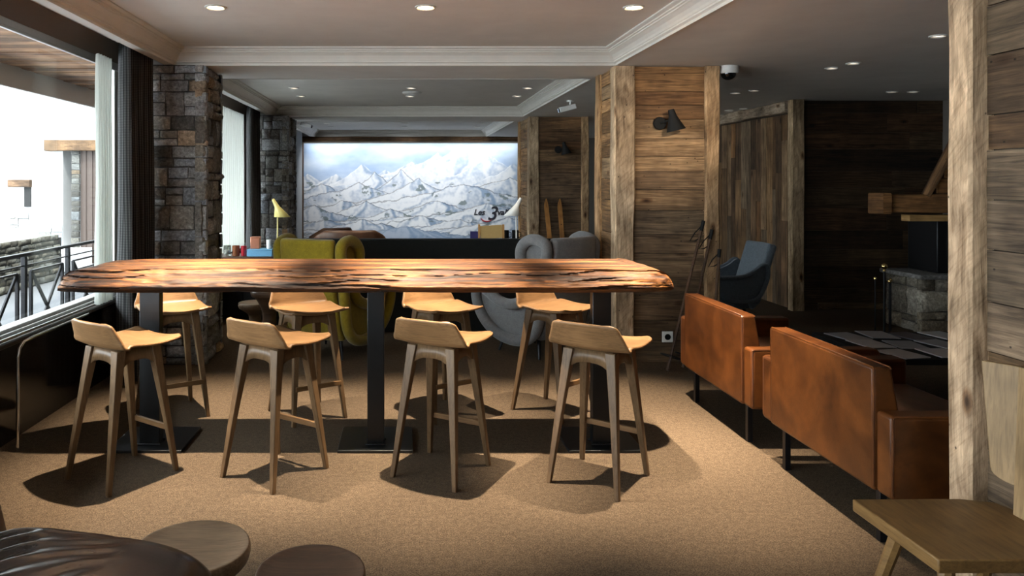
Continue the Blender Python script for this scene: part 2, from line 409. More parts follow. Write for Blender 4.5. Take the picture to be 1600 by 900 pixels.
def stones(mb, org, U, V, N, L, H, seed=1, hmin=.06, hmax=.26, lmin=.1, lmax=.36, depth=.05, big=.3, tint=None, gap=.013):
    """random ashlar courses of displaced blocks"""
    rr = random.Random(seed); org, U, V, N = map(Vector, (org, U, V, N))
    def block(x, y, w, h):
        base = rr.choice([(1, 1, 1), (.8, .78, .75), (.62, .60, .55), (.95, 1.0, 1.08), (1.15, 1.15, 1.12), (.45, .42, .38), (.86, .80, .70)])
        if rr.random() < .035: base = (1.15, .85, .58)
        if tint: base = tuple(a*b for a, b in zip(base, tint))
        k = rr.uniform(.75, 1.2); base = tuple(q*k*1.45 for q in base)
        nx, ny = max(3, int(w/.035)), max(3, int(h/.035)); dd = depth*rr.uniform(.35, 1.2); sd = rr.uniform(0, 90); P = []
        x0, y0, x1, y1 = x+gap/2, y+gap/2, x+w-gap/2, y+h-gap/2
        for a in range(-1, nx+2):
            row = []
            for b in range(-1, ny+2):
                aa, bb = min(max(a, 0), nx)/nx, min(max(b, 0), ny)/ny
                px, py = x0+(x1-x0)*aa, y0+(y1-y0)*bb
                edge = min(aa*w, (1-aa)*w, bb*h, (1-bb)*h)
                o_ = -depth if (a < 0 or a > nx or b < 0 or b > ny) else dd*(.55+.45*min(1, edge/.02))
                q = Vector((px*9+sd, py*9, sd)); nn = noise.noise(q)+.5*noise.noise(q*2.7)
                if o_ > 0: o_ += nn*.014
                wob = .006
                row.append(org+U*(px+noise.noise(q*1.3+Vector((5, 0, 0)))*wob)+V*(py+noise.noise(q*1.3+Vector((0, 5, 0)))*wob)+N*o_)
            P.append(row)
        mb.grid(P, base)
    y = 0
    while y < H-.01:
        h = rr.uniform(hmin, hmax) if rr.random() > big else rr.uniform(hmax*.8, hmax*1.5)
        if H-y-h < hmin: h = H-y
        x = 0
        while x < L-.01:
            w = rr.uniform(lmin, lmax)
            if L-x-w < lmin*.8: w = L-x
            if h > .14 and rr.random() < .55:
                k = rr.uniform(.35, .65); block(x, y, w, h*k)
                if w > .22 and rr.random() < .5:
                    q = rr.uniform(.4, .6); block(x, y+h*k, w*q, h*(1-k)); block(x+w*q, y+h*k, w*(1-q), h*(1-k))
                else: block(x, y+h*k, w, h*(1-k))
            else: block(x, y, w, h)
            x += w
        y += h

# ================================================================== SETTING
XW = -2.50; HL = 2.72; HU = 2.87
mb = MB(); mb.box((2.5, 7.5, -.05), (10.2, 22.2, .1)); struct(mb.build('floor', 'carpet'))
# ceiling (lower field, beams and coffer tops in one)
mb = MB(); mb.box((2.5, 7.5, HU+.1), (10.2, 22.2, .2))
mb.box(((1.94+7.6)/2, 7.5, (HL+HU)/2), (7.6-1.94, 22.2, HU-HL))
COFF = [(2.3, 6.73), (7.60, 11.92), (12.92, 17.35)]
for y0, y1 in ((-3.6, 2.3), (6.73, 7.60), (11.92, 12.92), (17.35, 18.6)):
    mb.box((-.28, (y0+y1)/2, (HL+HU)/2), (4.44+.0, y1-y0, HU-HL))
for y0, y1 in COFF: mb.box((-2.14, (y0+y1)/2, (HL+HU)/2), (.08, y1-y0+.2, HU-HL))
struct(mb.build('ceiling', 'ceil'))
prof = [(0, 2.715), (.012, 2.715), (.012, 2.735), (.022, 2.742), (.03, 2.745), (.03, 2.757), (.036, 2.76), (.042, 2.775), (.058, 2.80), (.082, 2.82),
        (.092, 2.824), (.092, 2.834), (.104, 2.838), (.104, 2.848), (.12, 2.853), (.13, 2.86), (.13, 2.872), (0, 2.872)]
for i, (y0, y1) in enumerate(COFF):
    mb = MB(); P = []
    for o_, z in prof:
        P.append([(-2.10+o_, y0+o_, z), (1.94-o_, y0+o_, z), (1.94-o_, y1-o_, z), (-2.10+o_, y1-o_, z)])
    mb.grid(P, closed_v=True); struct(mb.build('trim_%d' % (i+1), 'cornice'))
# walls
mb = MB(); mb.box((2.5, -3.55, 1.5), (10.2, .1, 3.0)); struct(mb.build('wall_rear', 'wallpaint'))
mb = MB(); mb.box((2.5, 17.65, 1.5), (10.2, .1, 3.0)); struct(mb.build('wall_back', 'wallpaint'))
# left wall: gloss panel under the sill, header, end blocks
WINS = [(-3.0, 6.45), (7.35, 11.55), (12.6, 15.4)]
mb = MB(); mb.box((XW-.06, 7.1, .33), (.1, 21.2, .66)); struct(mb.build('wall_left', 'panel'))
mb = MB(); mb.box((XW-.06, 7.1, 2.82), (.12, 21.2, .30))
for y0, y1 in ((-3.5, -3.0), (6.45, 7.35), (11.55, 12.6), (15.4, 17.6)): mb.box((XW-.06, (y0+y1)/2, 1.66), (.12, y1-y0, 2.02))
struct(mb.build('wall_left_header', 'frame_wood'))
for i, (y0, y1) in enumerate(WINS):
    w = bpy.data.objects.new('window_%d' % (i+1), None); C.objects.link(w); w['kind'] = 'structure'
    mb = MB(); yc = (y0+y1)/2; L = y1-y0
    mb.box((XW-.05, yc, .70), (.09, L, .05)); mb.box((XW-.03, yc, 2.66), (.07, L, .05))
    mb.box((XW+.005, yc, 2.625), (.02, L, .02))
    for yy in (y0+.03, y1-.03): mb.box((XW-.05, yy, 1.68), (.08, .06, 1.95))
    if i == 0: mb.box((XW-.05, 1.2, 1.68), (.08, .06, 1.95))
    mb.build('window_frame', 'frame_pale' if i == 0 else 'frame_dark', w, bevel=.004)
    mb = MB(); mb.box((XW+.045, yc, .672), (.16, L, .03)); mb.build('window_sill', 'frame_dark', w, bevel=.006)
    mb = MB(); mb.box((XW+.10, yc, .70), (.012, L, .02)); mb.box((XW+.03, yc, .70), (.012, L, .02)); mb.build('sill_trim', 'frame_pale', w, bevel=.003)
    mb = MB(); mb.box((XW-.06, yc, 1.68), (.008, L-.12, 1.90)); mb.build('window_pane', 'glass', w)

# right foreground wall : boards running along Y, facing -X
cols_g = [(1, .98, .95), (.85, .82, .8), (1.1, 1.08, 1.05), (.75, .68, .6), (1.0, .85, .68)]
mb = MB(); mb.box((2.45, -.24, 1.36), (.14, 6.48, 2.72), col=(.2, .2, .2))
rc = [(.2, (.8, .7, .6)), (.17, (1., .95, .9)), (.2, (.9, .85, .8)), (.18, (1, .9, .8)), (.22, (.9, .72, .52)), (.2, (.95, .9, .86)), (.21, (.95, .93, .9)), (.20, (1.15, 1.12, 1.1)), (.20, (1.05, 1.02, .98)), (.14, (.62, .48, .36)), (.24, (.6, .5, .42)), (.2, (.85, .8, .75)), (.2, (.8, .76, .72))]
planks(mb, (2.378, -3.4, 0), (0, 1, 0), (0, 0, 1), (-1, 0, 0), 6.38, 2.72, .17, .24, cols_g, seed=3, rowcols=[(w_, tuple(q*f_ for q, f_ in zip(c_, (.56, .52, .47)))) for w_, c_ in rc])
struct(mb.build('wall_right', 'barn_grey'))
# back-right walls
cols_b = [(.9, .75, .55), (.75, .6, .42), (1.05, .95, .8), (.6, .5, .4), (.85, .85, .82), (1.1, .8, .5), (.5, .42, .34)]
mb = MB(); mb.box((6.45, 9.70, 1.36), (2.7, .12, 2.72), col=(.2, .2, .2))
planks(mb, (5.10, 9.64, 0), (1, 0, 0), (0, 0, 1), (0, -1, 0), 2.0, 2.72, .2, .3, [(.22, .16, .11), (.13, .10, .07), (.28, .24, .18)], seed=5, joint=(1.2, 2.4))
struct(mb.build('wall_fireside', 'barn'))
mb = MB(); mb.box((5.14, 11.75, 1.36), (.12, 4.0, 2.72), col=(.2, .2, .2))
planks(mb, (5.08, 13.7, 0), (0, 0, 1), (0, -1, 0), (-1, 0, 0), 2.55, 4.0, .09, .2, cols_b, seed=9, joint=(.9, 2.5))
struct(mb.build('wall_alcove', 'barn'))
mb = MB(); rough_post(mb, (5.03, 9.62, 2.64), (5.03, 13.7, 2.64), .10, .15, amp=.006, seed=4); struct(mb.build('trim_4', 'post'))
mb = MB(); mb.box((7.1, 7, 1.36), (.12, 21.2, 2.72)); struct(mb.build('wall_far_right', 'wallpaint'))
tag(o := MB(), '', '') if False else None
mb = MB(); rough_post(mb, (5.06, 9.50, 0), (5.06, 9.50, 2.715), .16, .12, amp=.007, seed=11, col=(.9, .82, .68))
tag(mb.build('timber_post', 'post', smooth=True), 'rough timber post at the corner of the vertical board wall beyond the leather armchairs', 'post')
mb = MB(); rough_post(mb, (2.352, 3.035, 0), (2.352, 3.035, 2.715), .135, .13, amp=.006, seed=21, col=(1.12, 1.0, .88))
tag(mb.build('timber_post', 'post', smooth=True), 'tall pale rough-sawn timber post in the right foreground at the end of the board wall', 'post')
# baseboard strip by far wall
mb = MB(); mb.box((6.2, 9.59, .04), (1.6, .03, .08)); struct(mb.build('baseboard_fireside', 'beamw'))

# ================================================================== wooden columns
def column(x0, x1, y0, y1, label, seed, pw=.175, rows=None):
    t = thing('wooden_column', label, 'column', ((x0+x1)/2, (y0+y1)/2, 0)); ox, oy = (x0+x1)/2, (y0+y1)/2
    hx, hy = (x1-x0)/2, (y1-y0)/2; H = 2.715
    mb = MB(); mb.box((0, 0, H/2), (2*hx-.12, 2*hy-.12, H)); mb.build('core', 'black', t)
    cc = [(1.1, .92, .68), (.95, .8, .6), (.8, .65, .48), (1.15, 1.0, .8), (.7, .55, .4)]
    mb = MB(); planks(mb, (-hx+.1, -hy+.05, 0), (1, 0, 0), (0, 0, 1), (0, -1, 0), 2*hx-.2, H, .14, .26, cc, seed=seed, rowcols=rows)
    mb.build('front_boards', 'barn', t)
    mb = MB(); planks(mb, (-hx+.05, hy-.1, 0), (0, -1, 0), (0, 0, 1), (-1, 0, 0), 2*hy-.2, H, .1, .24, [(1.2, .95, .65), (.9, .7, .45), (1.2, 1.1, .9)], seed=seed+1)
    planks(mb, (hx-.05, -hy+.1, 0), (0, 1, 0), (0, 0, 1), (1, 0, 0), 2*hy-.2, H, .1, .24, cc, seed=seed+2)
    mb.build('side_boards', 'barn', t)
    for (sx, sy, k, w, tint) in ((-1, -1, 1, pw, (1.0, .93, .82)), (1, -1, 2, pw*.72, (.95, .78, .58)), (-1, 1, 3, pw*.8, (.95, .72, .48)), (1, 1, 4, pw*.8, (.8, .7, .6))):
        mb = MB(); rough_post(mb, (sx*(hx-w/2), sy*(hy-.07), 0), (sx*(hx-w/2), sy*(hy-.07), H), w, .16, col=tint, amp=.009, seed=seed+k)
        mb.build('corner_post', 'post', t, smooth=True)
    return t
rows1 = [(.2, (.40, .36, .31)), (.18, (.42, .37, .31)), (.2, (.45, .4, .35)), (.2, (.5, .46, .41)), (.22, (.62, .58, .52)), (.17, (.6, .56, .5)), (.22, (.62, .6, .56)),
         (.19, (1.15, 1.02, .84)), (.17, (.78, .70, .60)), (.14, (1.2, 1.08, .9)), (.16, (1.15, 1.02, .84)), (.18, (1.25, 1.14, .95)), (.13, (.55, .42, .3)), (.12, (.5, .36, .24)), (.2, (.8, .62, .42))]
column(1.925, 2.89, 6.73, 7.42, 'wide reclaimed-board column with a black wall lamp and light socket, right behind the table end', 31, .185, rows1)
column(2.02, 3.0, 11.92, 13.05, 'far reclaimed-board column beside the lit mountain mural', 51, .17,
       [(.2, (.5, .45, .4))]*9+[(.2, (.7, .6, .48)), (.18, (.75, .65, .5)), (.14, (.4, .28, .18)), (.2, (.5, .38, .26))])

# ================================================================== stone pillars
def pillar(x0, x1, y0, y1, label, seed):
    t = thing('stone_pillar', label, 'pillar', ((x0+x1)/2, (y0+y1)/2, 0)); hx, hy = (x1-x0)/2, (y1-y0)/2
    mb = MB(); mb.box((0, 0, 1.357), (2*hx-.1, 2*hy-.1, 2.714), col=(.35, .33, .3)); mb.build('mortar_core', 'stone', t)
    mb = MB(); stones(mb, (-hx, -hy+.05, 0), (1, 0, 0), (0, 0, 1), (0, -1, 0), 2*hx, 2.71, seed=seed)
    stones(mb, (hx-.05, -hy, 0), (0, 1, 0), (0, 0, 1), (1, 0, 0), 2*hy, 2.71, seed=seed+1, tint=(.95, .9, .84))
    stones(mb, (hx, hy-.05, 0), (-1, 0, 0), (0, 0, 1), (0, 1, 0), 2*hx, 2.71, seed=seed+2)
    mb.build('stonework', 'stone', t, smooth=True, angle=60)
    return t
pillar(-2.46, -1.78, 6.62, 7.28, 'nearest rough grey stone pillar beside the dark curtain of the front window', 61)
pillar(-2.46, -1.82, 11.6, 12.55, 'farther rough stone pillar left of the mural, behind the yellow lamp', 77)

# ================================================================== curtains
def curtain(name, x, y0, y1, folds, amp, mat, label, z0=.02, z1=2.80, th=.006, cat='curtain', ph=0):
    mb = MB(); n = folds*10; rows = 18; P = []
    for i in range(n+1):
        u = i/n; row = []
        for j in range(rows+1):
            w = j/rows; a = amp*(.75+.35*(1-w))
            ph_ = 2*PI*folds*u+ph+.5*noise.noise(Vector((u*4, w*1.5, 3)))
            row.append((x+a*math.sin(ph_)+.01*noise.noise(Vector((u*9, w*3, 1))), y0+(y1-y0)*u+.35*a*math.cos(ph_*1.0+.6), z0+(z1-z0)*w))
        P.append(row)
    mb.grid(P, uvs=lambda i, j: (i/n*(y1-y0)*2.6, j/rows*(z1-z0)))
    return tag(mb.build(name, mat, smooth=True, solid=th, angle=180), label, cat)
curtain('curtain', -2.25, 5.88, 6.52, 5, .085, 'plaid', 'dark plaid wool curtain hanging beside the nearest stone pillar')
curtain('sheer_curtain', -2.33, 5.58, 5.86, 6, .028, 'sheer', 'white sheer curtain drawn back at the nearer window', th=.001, z0=.72, z1=2.63)
curtain('curtain', -2.27, 10.75, 11.5, 5, .06, 'plaid', 'dark curtain hanging beside the farther stone pillar')
curtain('sheer_curtain', -2.33, 9.3, 10.7, 12, .028, 'sheer', 'white sheer curtain glowing at the second window', th=.001, z0=.72, z1=2.63)

# tube guard under sill
mb = MB(); pts = [(-2.36, 4.5, .03), (-2.36, 4.5, .58), (-2.36, 4.52, .63), (-2.36, 4.57, .66), (-2.36, 4.7, .665), (-2.36, 5.5, .665)]
mb.tube(pts, .011, 10)
tr_ = mb.build('tube_rail', 'chrome', smooth=True)
tag(tr_, 'slim chrome tube rail bent down to the floor below the window sill', 'rail')

# ================================================================== exterior
mb = MB(); mb.box((-12, 9, -.1), (18.8, 34, .1)); struct(mb.build('floor_terrace', 'paving'))
mb = MB(); mb.box((-14, 9, .15), (15.3, 34, .35)); struct(mb.build('floor_bounce', 'bounce_white'))  # unseen white ground added behind the garden wall, bounces daylight onto the ceiling
t_ = thing('garden_wall', 'low rubble stone wall across the terrace outside', 'stone wall', (-6.2, 7, 0))
mb.box((0, 0, .34), (.3, 12, .68), col=(.4, .4, .35)); mb.build('wall_core', 'stone_out', t_)
mb = MB(); stones(mb, (.14, -6, -.04), (0, 1, 0), (0, 0, 1), (1, 0, 0), 11.9, .78, seed=5, hmin=.07, hmax=.13, lmin=.1, lmax=.28, depth=.05, big=.05, tint=(.9, .86, .7)); mb.build('stonework', 'stone_out', t_, smooth=True, angle=60)
# opposite house
h = thing('stone_house', 'bright white rendered stone house across the terrace outside the window', 'building', (-9, 15, 0))
mb = MB(); mb.box((-2.55, 1.004, 3), (9.2, 2, 6.2)); mb.box((2.4, 1, 4.30), (1.0, 2, 3.6)); mb.box((4.72, 1.004, 3), (3.86, 2, 6.2)); mb.build('house_wall', 'plaster_out', h)
mb = MB(); rough_post(mb, (1.75, -.08, 2.40), (3.9, -.08, 2.40), .2, .22, xdir=(0, 1, 0), seed=3, col=(.20, .15, .10)); mb.build('door_lintel', 'post', h, smooth=True)
mb = MB(); mb.box((2.6, .05, 1.15), (.38, .08, 2.3)); 
for k in range(2): mb.box((2.52+k*.13, .0, 1.15), (.012, .02, 2.3))
mb.build('door_panel', 'brown_out', h)
mb = MB(); stones(mb, (2.24, -.03, 0), (1, 0, 0), (0, 0, 1), (0, -1, 0), .17, 2.3, seed=8, lmin=.16, lmax=.2, hmin=.08, hmax=.2, depth=.04, tint=(.8, .8, .75)); mb.build('door_jamb', 'stone_out', h, smooth=True)
mb = MB(); rough_post(mb, (.98, -.05, 1.63), (1.42, -.05, 1.63), .12, .14, xdir=(0, 1, 0), seed=8, col=(.2, .155, .12)); mb.build('window_lintel', 'post', h, smooth=True)
mb = MB(); mb.box((1.34, -.01, 1.36), (.13, .04, .42)); mb.build('small_window', 'black', h)
mb = MB(); stones(mb, (.95, -.02, .72), (1, 0, 0), (0, 0, 1), (0, -1, 0), .42, .38, seed=12, depth=.012, lmin=.12, lmax=.25, tint=(1.9, 1.9, 1.9), gap=.012)
mb.build('stone_patch', 'stone_out', h, smooth=True)
mb = MB(); stones(mb, (1.55, -.02, .3), (1, 0, 0), (0, 0, 1), (0, -1, 0), .5, .5, seed=14, depth=.012, lmin=.2, lmax=.3, tint=(1.9, 1.9, 1.9), gap=.012); mb.build('stone_patch', 'stone_out', h, smooth=True)
# soffit
s_ = thing('roof_overhang', 'brown boarded roof overhang with a grey fascia above the window outside', 'roof', (-3.4, 7, 2.9))
mb = MB(); planks(mb, (-.8, -12, .02), (1, 0, 0), (0, 1, 0), (0, 0, -1), 1.62, 22, .12, .2, [(1.2, .9, .7), (.9, .65, .5), (1.4, 1.1, .9)], seed=6, th=.02); mb.build('soffit_boards', 'barn', s_)
mb = MB(); mb.box((-.82, -1, -.11), (.05, 22, .25)); mb.build('fascia', 'frame_pale', s_, bevel=.005)
mb = MB(); mb.box((0, -1, .12), (1.7, 22, .16)); mb.build('roof_deck', 'frame_dark', s_)
# railing
rl = thing('balcony_railing', 'black metal terrace railing with crossed bars outside the window', 'railing', (-3.42, 0, 0))
XR = 0
mb = MB(); mb.box((XR, 5, 1.0), (.05, 12.5, .03)); mb.build('top_rail', 'blackmetal', rl, bevel=.004)
mb = MB(); mb.box((XR, 5, .90), (.012, 12.5, .012)); mb.build('mid_rail', 'blackmetal', rl)
yy = 6.63-.86*9
while yy < 11.3:
    mb = MB(); mb.box((XR, yy, .46), (.04, .045, 1.06)); mb.build('railing_post', 'blackmetal', rl, bevel=.003)
    a, b = yy+.12, yy+.74
    mb = MB()
    for q in (a, b): mb.box((XR, q, .44), (.025, .03, .80))
    mb.box((XR, (a+b)/2, .84), (.02, b-a, .016)); mb.box((XR, (a+b)/2, .1), (.02, b-a, .016))
    for s1 in (1, -1):
        d = math.hypot(b-a, .74); ang = math.atan2(.74, (b-a))*s1
        mb.box((XR, (a+b)/2, .47), (.014, d, .035), rot=Matrix.Rotation(ang, 3, 'X'))
    mb.build('cross_panel', 'blackmetal', rl); yy += .86

# ================================================================== mural
mu = thing('mountain_mural', 'large lit mural of snowy mountains with black lettering on the far wall', 'mural', (.19, 17.5, 1.12))
W2, Z0, Z1 = 2.58, -.85, 1.46
def fbm(x, y, s, o=4):
    q = Vector((x*s, y*s, 4.2)); r = 0; a = 1
    for k in range(o): r += a*noise.noise(q); q = q*2.03; a *= .55
    return r
def ridged(x, y, o=5):
    q = Vector((x, y, 1.7)); r = 0; a = .5
    for k in range(o): r += a*(1-abs(noise.noise(q))*2); q = q*2.1+Vector((3.1, 1.7, 0)); a *= .52
    return r
PEAKS = [(.02, .70, .8), (.15, .68, .7), (.27, .79, 1.1), (.38, .73, .9), (.50, .80, .7), (.62, .90, .8), (.69, .93, .9), (.77, .95, .8), (.86, .88, .9), (.97, .80, .9),
         (.33, .70, 1.0), (.45, .72, 1.1), (.08, .58, .6), (.26, .60, .55), (.53, .64, .75), (.95, .66, .55), (.74, .60, .5), (.18, .42, .5), (.29, .41, .6), (.05, .36, .5), (.62, .42, .5), (.40, .33, .5), (.85, .38, .35),
         (.55, .27, .45), (.10, .22, .35), (.28, .22, .4), (.72, .22, .3), (.95, .24, .35), (.46, .15, .3)]
def murcol(u, v):
    """u 0..1 left-right, v 0..1 bottom-top of the visible print"""
    x = u*2.25; hit = None
    nz = .035*noise.noise(Vector((x*5, v*5, 3)))+.02*noise.noise(Vector((x*13, v*13, 6)))+.008*noise.noise(Vector((x*34, v*34, 1)))
    for k, (pu, pv, sl) in enumerate(PEAKS):
        dx = x-pu*2.25; w = abs(dx)+.35*nz
        top = pv-(sl*.85)*w/(1+1.0*w)+nz*.9
        if v < top: hit = (k, dx, top)
    if hit is None:
        kk = max(0, min(1, .45+fbm(x, v*2, 2.2)))
        return (.40+.25*kk, .52+.22*kk, .70+.15*kk)
    k, dx, top = hit; pu, pv, sl = PEAKS[k]; dz = max(.02, pv-v+.03)
    ang = dx/dz+1.3*noise.noise(Vector((x*4+k, v*4, 9)))+.7*noise.noise(Vector((x*11, v*11, k)))
    f = math.sin(ang*2.3+k*1.7)*.5+.5*math.sin(ang*6.1+k)
    s = .60+.42*f-.22*math.tanh(ang*1.2)+.22*noise.noise(Vector((x*40, v*40, 2)))
    s = max(0, min(1, s)); s = s*s*(3-2*s)
    hz = max(0, min(1, (v-.35)/.5)); lit = (.84, .85, .86); shd = (.24+.16*hz, .33+.17*hz, .46+.18*hz)
    c = [lit[i]*s+shd[i]*(1-s) for i in range(3)]
    e = top-v
    if e < .010: c = [ci*.55 for ci in c] if (k > 9) else [min(1, ci*1.1) for ci in c]
    fo = fbm(x+3, v*1.8, 7, 5)
    if v < .60 and fo > .36 and s < .75:
        q = min(.75, (fo-.36)*4); c = [ci*(1-q)+(.13, .17, .15)[i]*q for i, ci in enumerate(c)]
    if k == 28: c = [ci*.35+(.25, .35, .50)[i]*.6 for i, ci in enumerate(c)]
    return tuple(c)
NX, NZ = 460, 210; mb = MB()
P = [[(-W2+2*W2*i/NX, 0, Z0+(Z1-Z0)*j/NZ) for j in range(NZ+1)] for i in range(NX+1)]
mb.grid(P, col=lambda i, j: murcol((i+.5)/NX, (j+.5)/NZ)); mo = mb.build('mural_print', 'mural', mu, recalc=False)
mb = MB(); mb.box((0, .03, .30), (2*W2, .05, 2.32)); mb.build('backing_board', 'white', mu)
def text(body, size, x, z, mat, shear=.25, name='lettering', yoff=-.012, parent=None, sx=1):
    cu = bpy.data.curves.new(name, 'FONT'); cu.body = body; cu.size = size; cu.shear = shear; cu.extrude = .003; cu.offset = .004
    tmp = bpy.data.objects.new('tmp', cu); C.objects.link(tmp)
    bpy.context.view_layer.update()
    me = bpy.data.meshes.new_from_object(tmp.evaluated_get(bpy.context.evaluated_depsgraph_get())); bpy.data.objects.remove(tmp)
    me.materials.clear(); me.materials.append(M[mat]); o = bpy.data.objects.new(name, me); C.objects.link(o)
    o.parent = parent or mu; o.location = (x, yoff, z); o.rotation_euler = (PI/2, 0, 0); o.scale = (sx, 1, 1); return o
text('Les', .19, 1.47, -.24, 'ink'); text('3', .46, 1.78, -.36, 'ink', .3); text('vallées', .19, 2.02, -.24, 'ink', sx=1.05)
mb = MB(); mb.tube([(1.78+.14*math.cos(a), -.016, -.30+.10*math.sin(a)) for a in [PI*1.05+PI*.75*k/10 for k in range(11)]], [.006+.014*math.sin(PI*k/10) for k in range(11)], 6)
mb.build('red_swash', 'inkred', mu)
# frame timbers and lamps
mb = MB(); rough_post(mb, (-2.45, 17.28, 2.66), (2.9, 17.28, 2.66), .14, .12, xdir=(0, 1, 0), seed=3, col=(.7, .6, .5)); struct(mb.build('trim_5', 'beamw', smooth=True))
mb = MB(); rough_post(mb, (-2.42, 17.30, 0), (-2.42, 17.30, 2.6), .12, .2, seed=3, col=(.5, .4, .35)); struct(mb.build('trim_6', 'beamw', smooth=True))
mb = MB(); mb.box((.19, 17.38, 2.63), (5.1, .03, .015)); tag(mb.build('led_strip', 'led'), 'thin light strip under the timber beam over the mountain mural', 'light')

# ================================================================== partition
mb = MB(); 
pt = thing('low_partition', 'low black felt partition running across the room behind the wing chairs', 'partition', (.55, 8.1, 0))
mb = MB(); mb.box((0, 0, .515), (3.9, .10, 1.01)); mb.build('panel', 'blackfelt', pt, bevel=.012)
mb = MB(); mb.box((0, 0, 1.024), (3.92, .12, .012)); mb.build('top_trim', 'black', pt)
for x in (-1.9, 0, 1.9): 
    mb = MB(); mb.box((x, -.06, .02), (.06, .2, .03)); mb.build('foot', 'black', pt)

# ================================================================== high table
tb = thing('high_table', 'long live-edge timber high table on three black steel pedestals', 'table', (-.2, 4.72, 0))
def slab():
    mb = MB(); NXs = 520; X0, X1 = -1.90, 1.88; P = []; NP = 46
    for i in range(NXs+1):
        u = i/NXs; x = X0+(X1-X0)*u
        # plan outline
        yf, yb = -.33, .41
        yf += .014*noise.noise(Vector((x*1.7, 0, 0)))+.006*noise.noise(Vector((x*6, 1, 0)))
        yb += .015*noise.noise(Vector((x*1.5, 9, 0)))
        e0 = max(0, (-1.52-x)/.38); e1 = max(0, (x-1.60)/.28)
        if e0 > 0: yb -= .22*e0**1.5; yf += .05*e0**4
        if e1 > 0: yf += .20*(1-math.sqrt(max(0, 1-min(1, e1)**2.2))); yb -= .12*(1-math.sqrt(max(0, 1-min(1, e1)**2)))
        zt, zb = 1.118, .985
        en = min(1, (x-X0)/.17); 
        if en < 1: zt = zb+(zt-zb)*(.42+.58*math.sqrt(1-(1-en)**2))
        en = min(1, (X1-x)/.20)
        if en < 1: zt = zb+.004+(zt-zb)*math.sqrt(1-(1-max(0,en))**2.2) if en > 0 else zb+.03
        if zt < zb+.03: zt = zb+.03
        ring = []; h = zt-zb
        # profile: start back bottom -> back top -> front top -> front bulge -> front bottom
        pf = []; bev = .135*(.35+.65*min(1, (x-X0)/.55, (X1-x)/.5))
        for k in range(4): pf.append((yb-.01+.012*math.sin(PI*k/3), zb+h*k/3))
        nt = 16
        for k in range(1, nt+1): pf.append((yb-.01+(yf+bev-yb)*k/nt, zt))
        nf = 30
        for k in range(1, nf+1):
            a = k/nf; an = a*PI/2
            zz = zt-h*a
            if a < .70: yy_ = yf+bev*(1-a/.70)**1.25
            else: yy_ = yf+.05*((a-.70)/.30)**1.5
            pf.append((yy_, zz))
        nb = 6
        for k in range(1, nb+1): pf.append((yf+.02+(yb-.02-yf)*k/nb*.97, zb))
        for k, (y, z) in enumerate(pf):
            q = Vector((x*1.1, y*9, z*14)); r = noise.noise(q); r2 = noise.noise(Vector((x*4.2, y*30, z*42))); r3 = noise.noise(Vector((x*13, y*60, z*60+7)))
            isf = 4 < k < 50; front = k > 17
            amp = .015 if front else .005
            if not isf: amp = .002
            crack = 0
            if front and isf:
                cr = 1-abs(noise.noise(Vector((x*.5+3, 0, z*34+1.2*noise.noise(Vector((x*1.6, 0, 5)))))))*8
                msk = noise.noise(Vector((x*1.3+11, z*5, 2)))
                if cr > 0 and msk > -.3: crack = cr*min(1, (msk+.3)*4)
            elif isf:
                cr = 1-abs(noise.noise(Vector((x*.7+31, y*11, 8))))*13
                if cr > 0: crack = cr*.35
            dy = amp*(r+.6*r2+.3*r3); sgn = -1 if y < 0 else 1
            z2 = z+(0 if not isf else (dy if not front else dy*.5))-(crack*.012 if isf and not front else 0)
            y2 = y+(sgn*dy if (front or k < 5) else 0)+(crack*.020 if front else 0)
            if z > zt-.001 or True: z2 = min(z2, zt+.006)
            ring.append((x, y2, z2, crack))
        P.append(ring)
    cr = [[p[3] for p in r] for r in P]
    mb.grid([[p[:3] for p in r] for r in P], col=lambda i, j: (lambda k, d: (k*d, k*d*.97, k*d*.94))(1-.8*min(1, cr[i][j % len(cr[0])]), 1.0 if j < 34 else (.8 if j < 40 else .55)), closed_v=True)  # cracks dark; lower front and underside darkened in colour as painted undercut shade
    m = len(P[0])
    mb.f.append(list(range(m))[::-1]); mb.uv.append([(0, 0)]*m); mb.c.append((.8, .75, .7))
    mb.f.append([NXs*m+k for k in range(m)]); mb.uv.append([(0, 0)]*m); mb.c.append((.8, .75, .7))
    return mb
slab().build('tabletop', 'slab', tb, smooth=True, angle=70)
for k, (x, w) in enumerate(((-1.385, .125), (.025, .105), (1.435, .115))):
    mb = MB(); mb.box((x, -.10, .50), (w, .07, 1.0)); pd = mb.build('pedestal', 'steel', tb, bevel=.003)
    mb = MB(); mb.box((x, -.02, .009), (.46, .44, .018)); mb.tube([(x-w/2-.01, -.145, .022), (x+w/2+.01, -.145, .022)], .008, 6); mb.tube([(x-w/2-.01, -.055, .022), (x+w/2+.01, -.055, .022)], .008, 6)
    mb.build('base_plate', 'steel', tb, bevel=.003)
    mb = MB(); mb.box((x, -.06, .990), (.3, .3, .014)); mb.build('mounting_plate', 'blackmetal', tb)

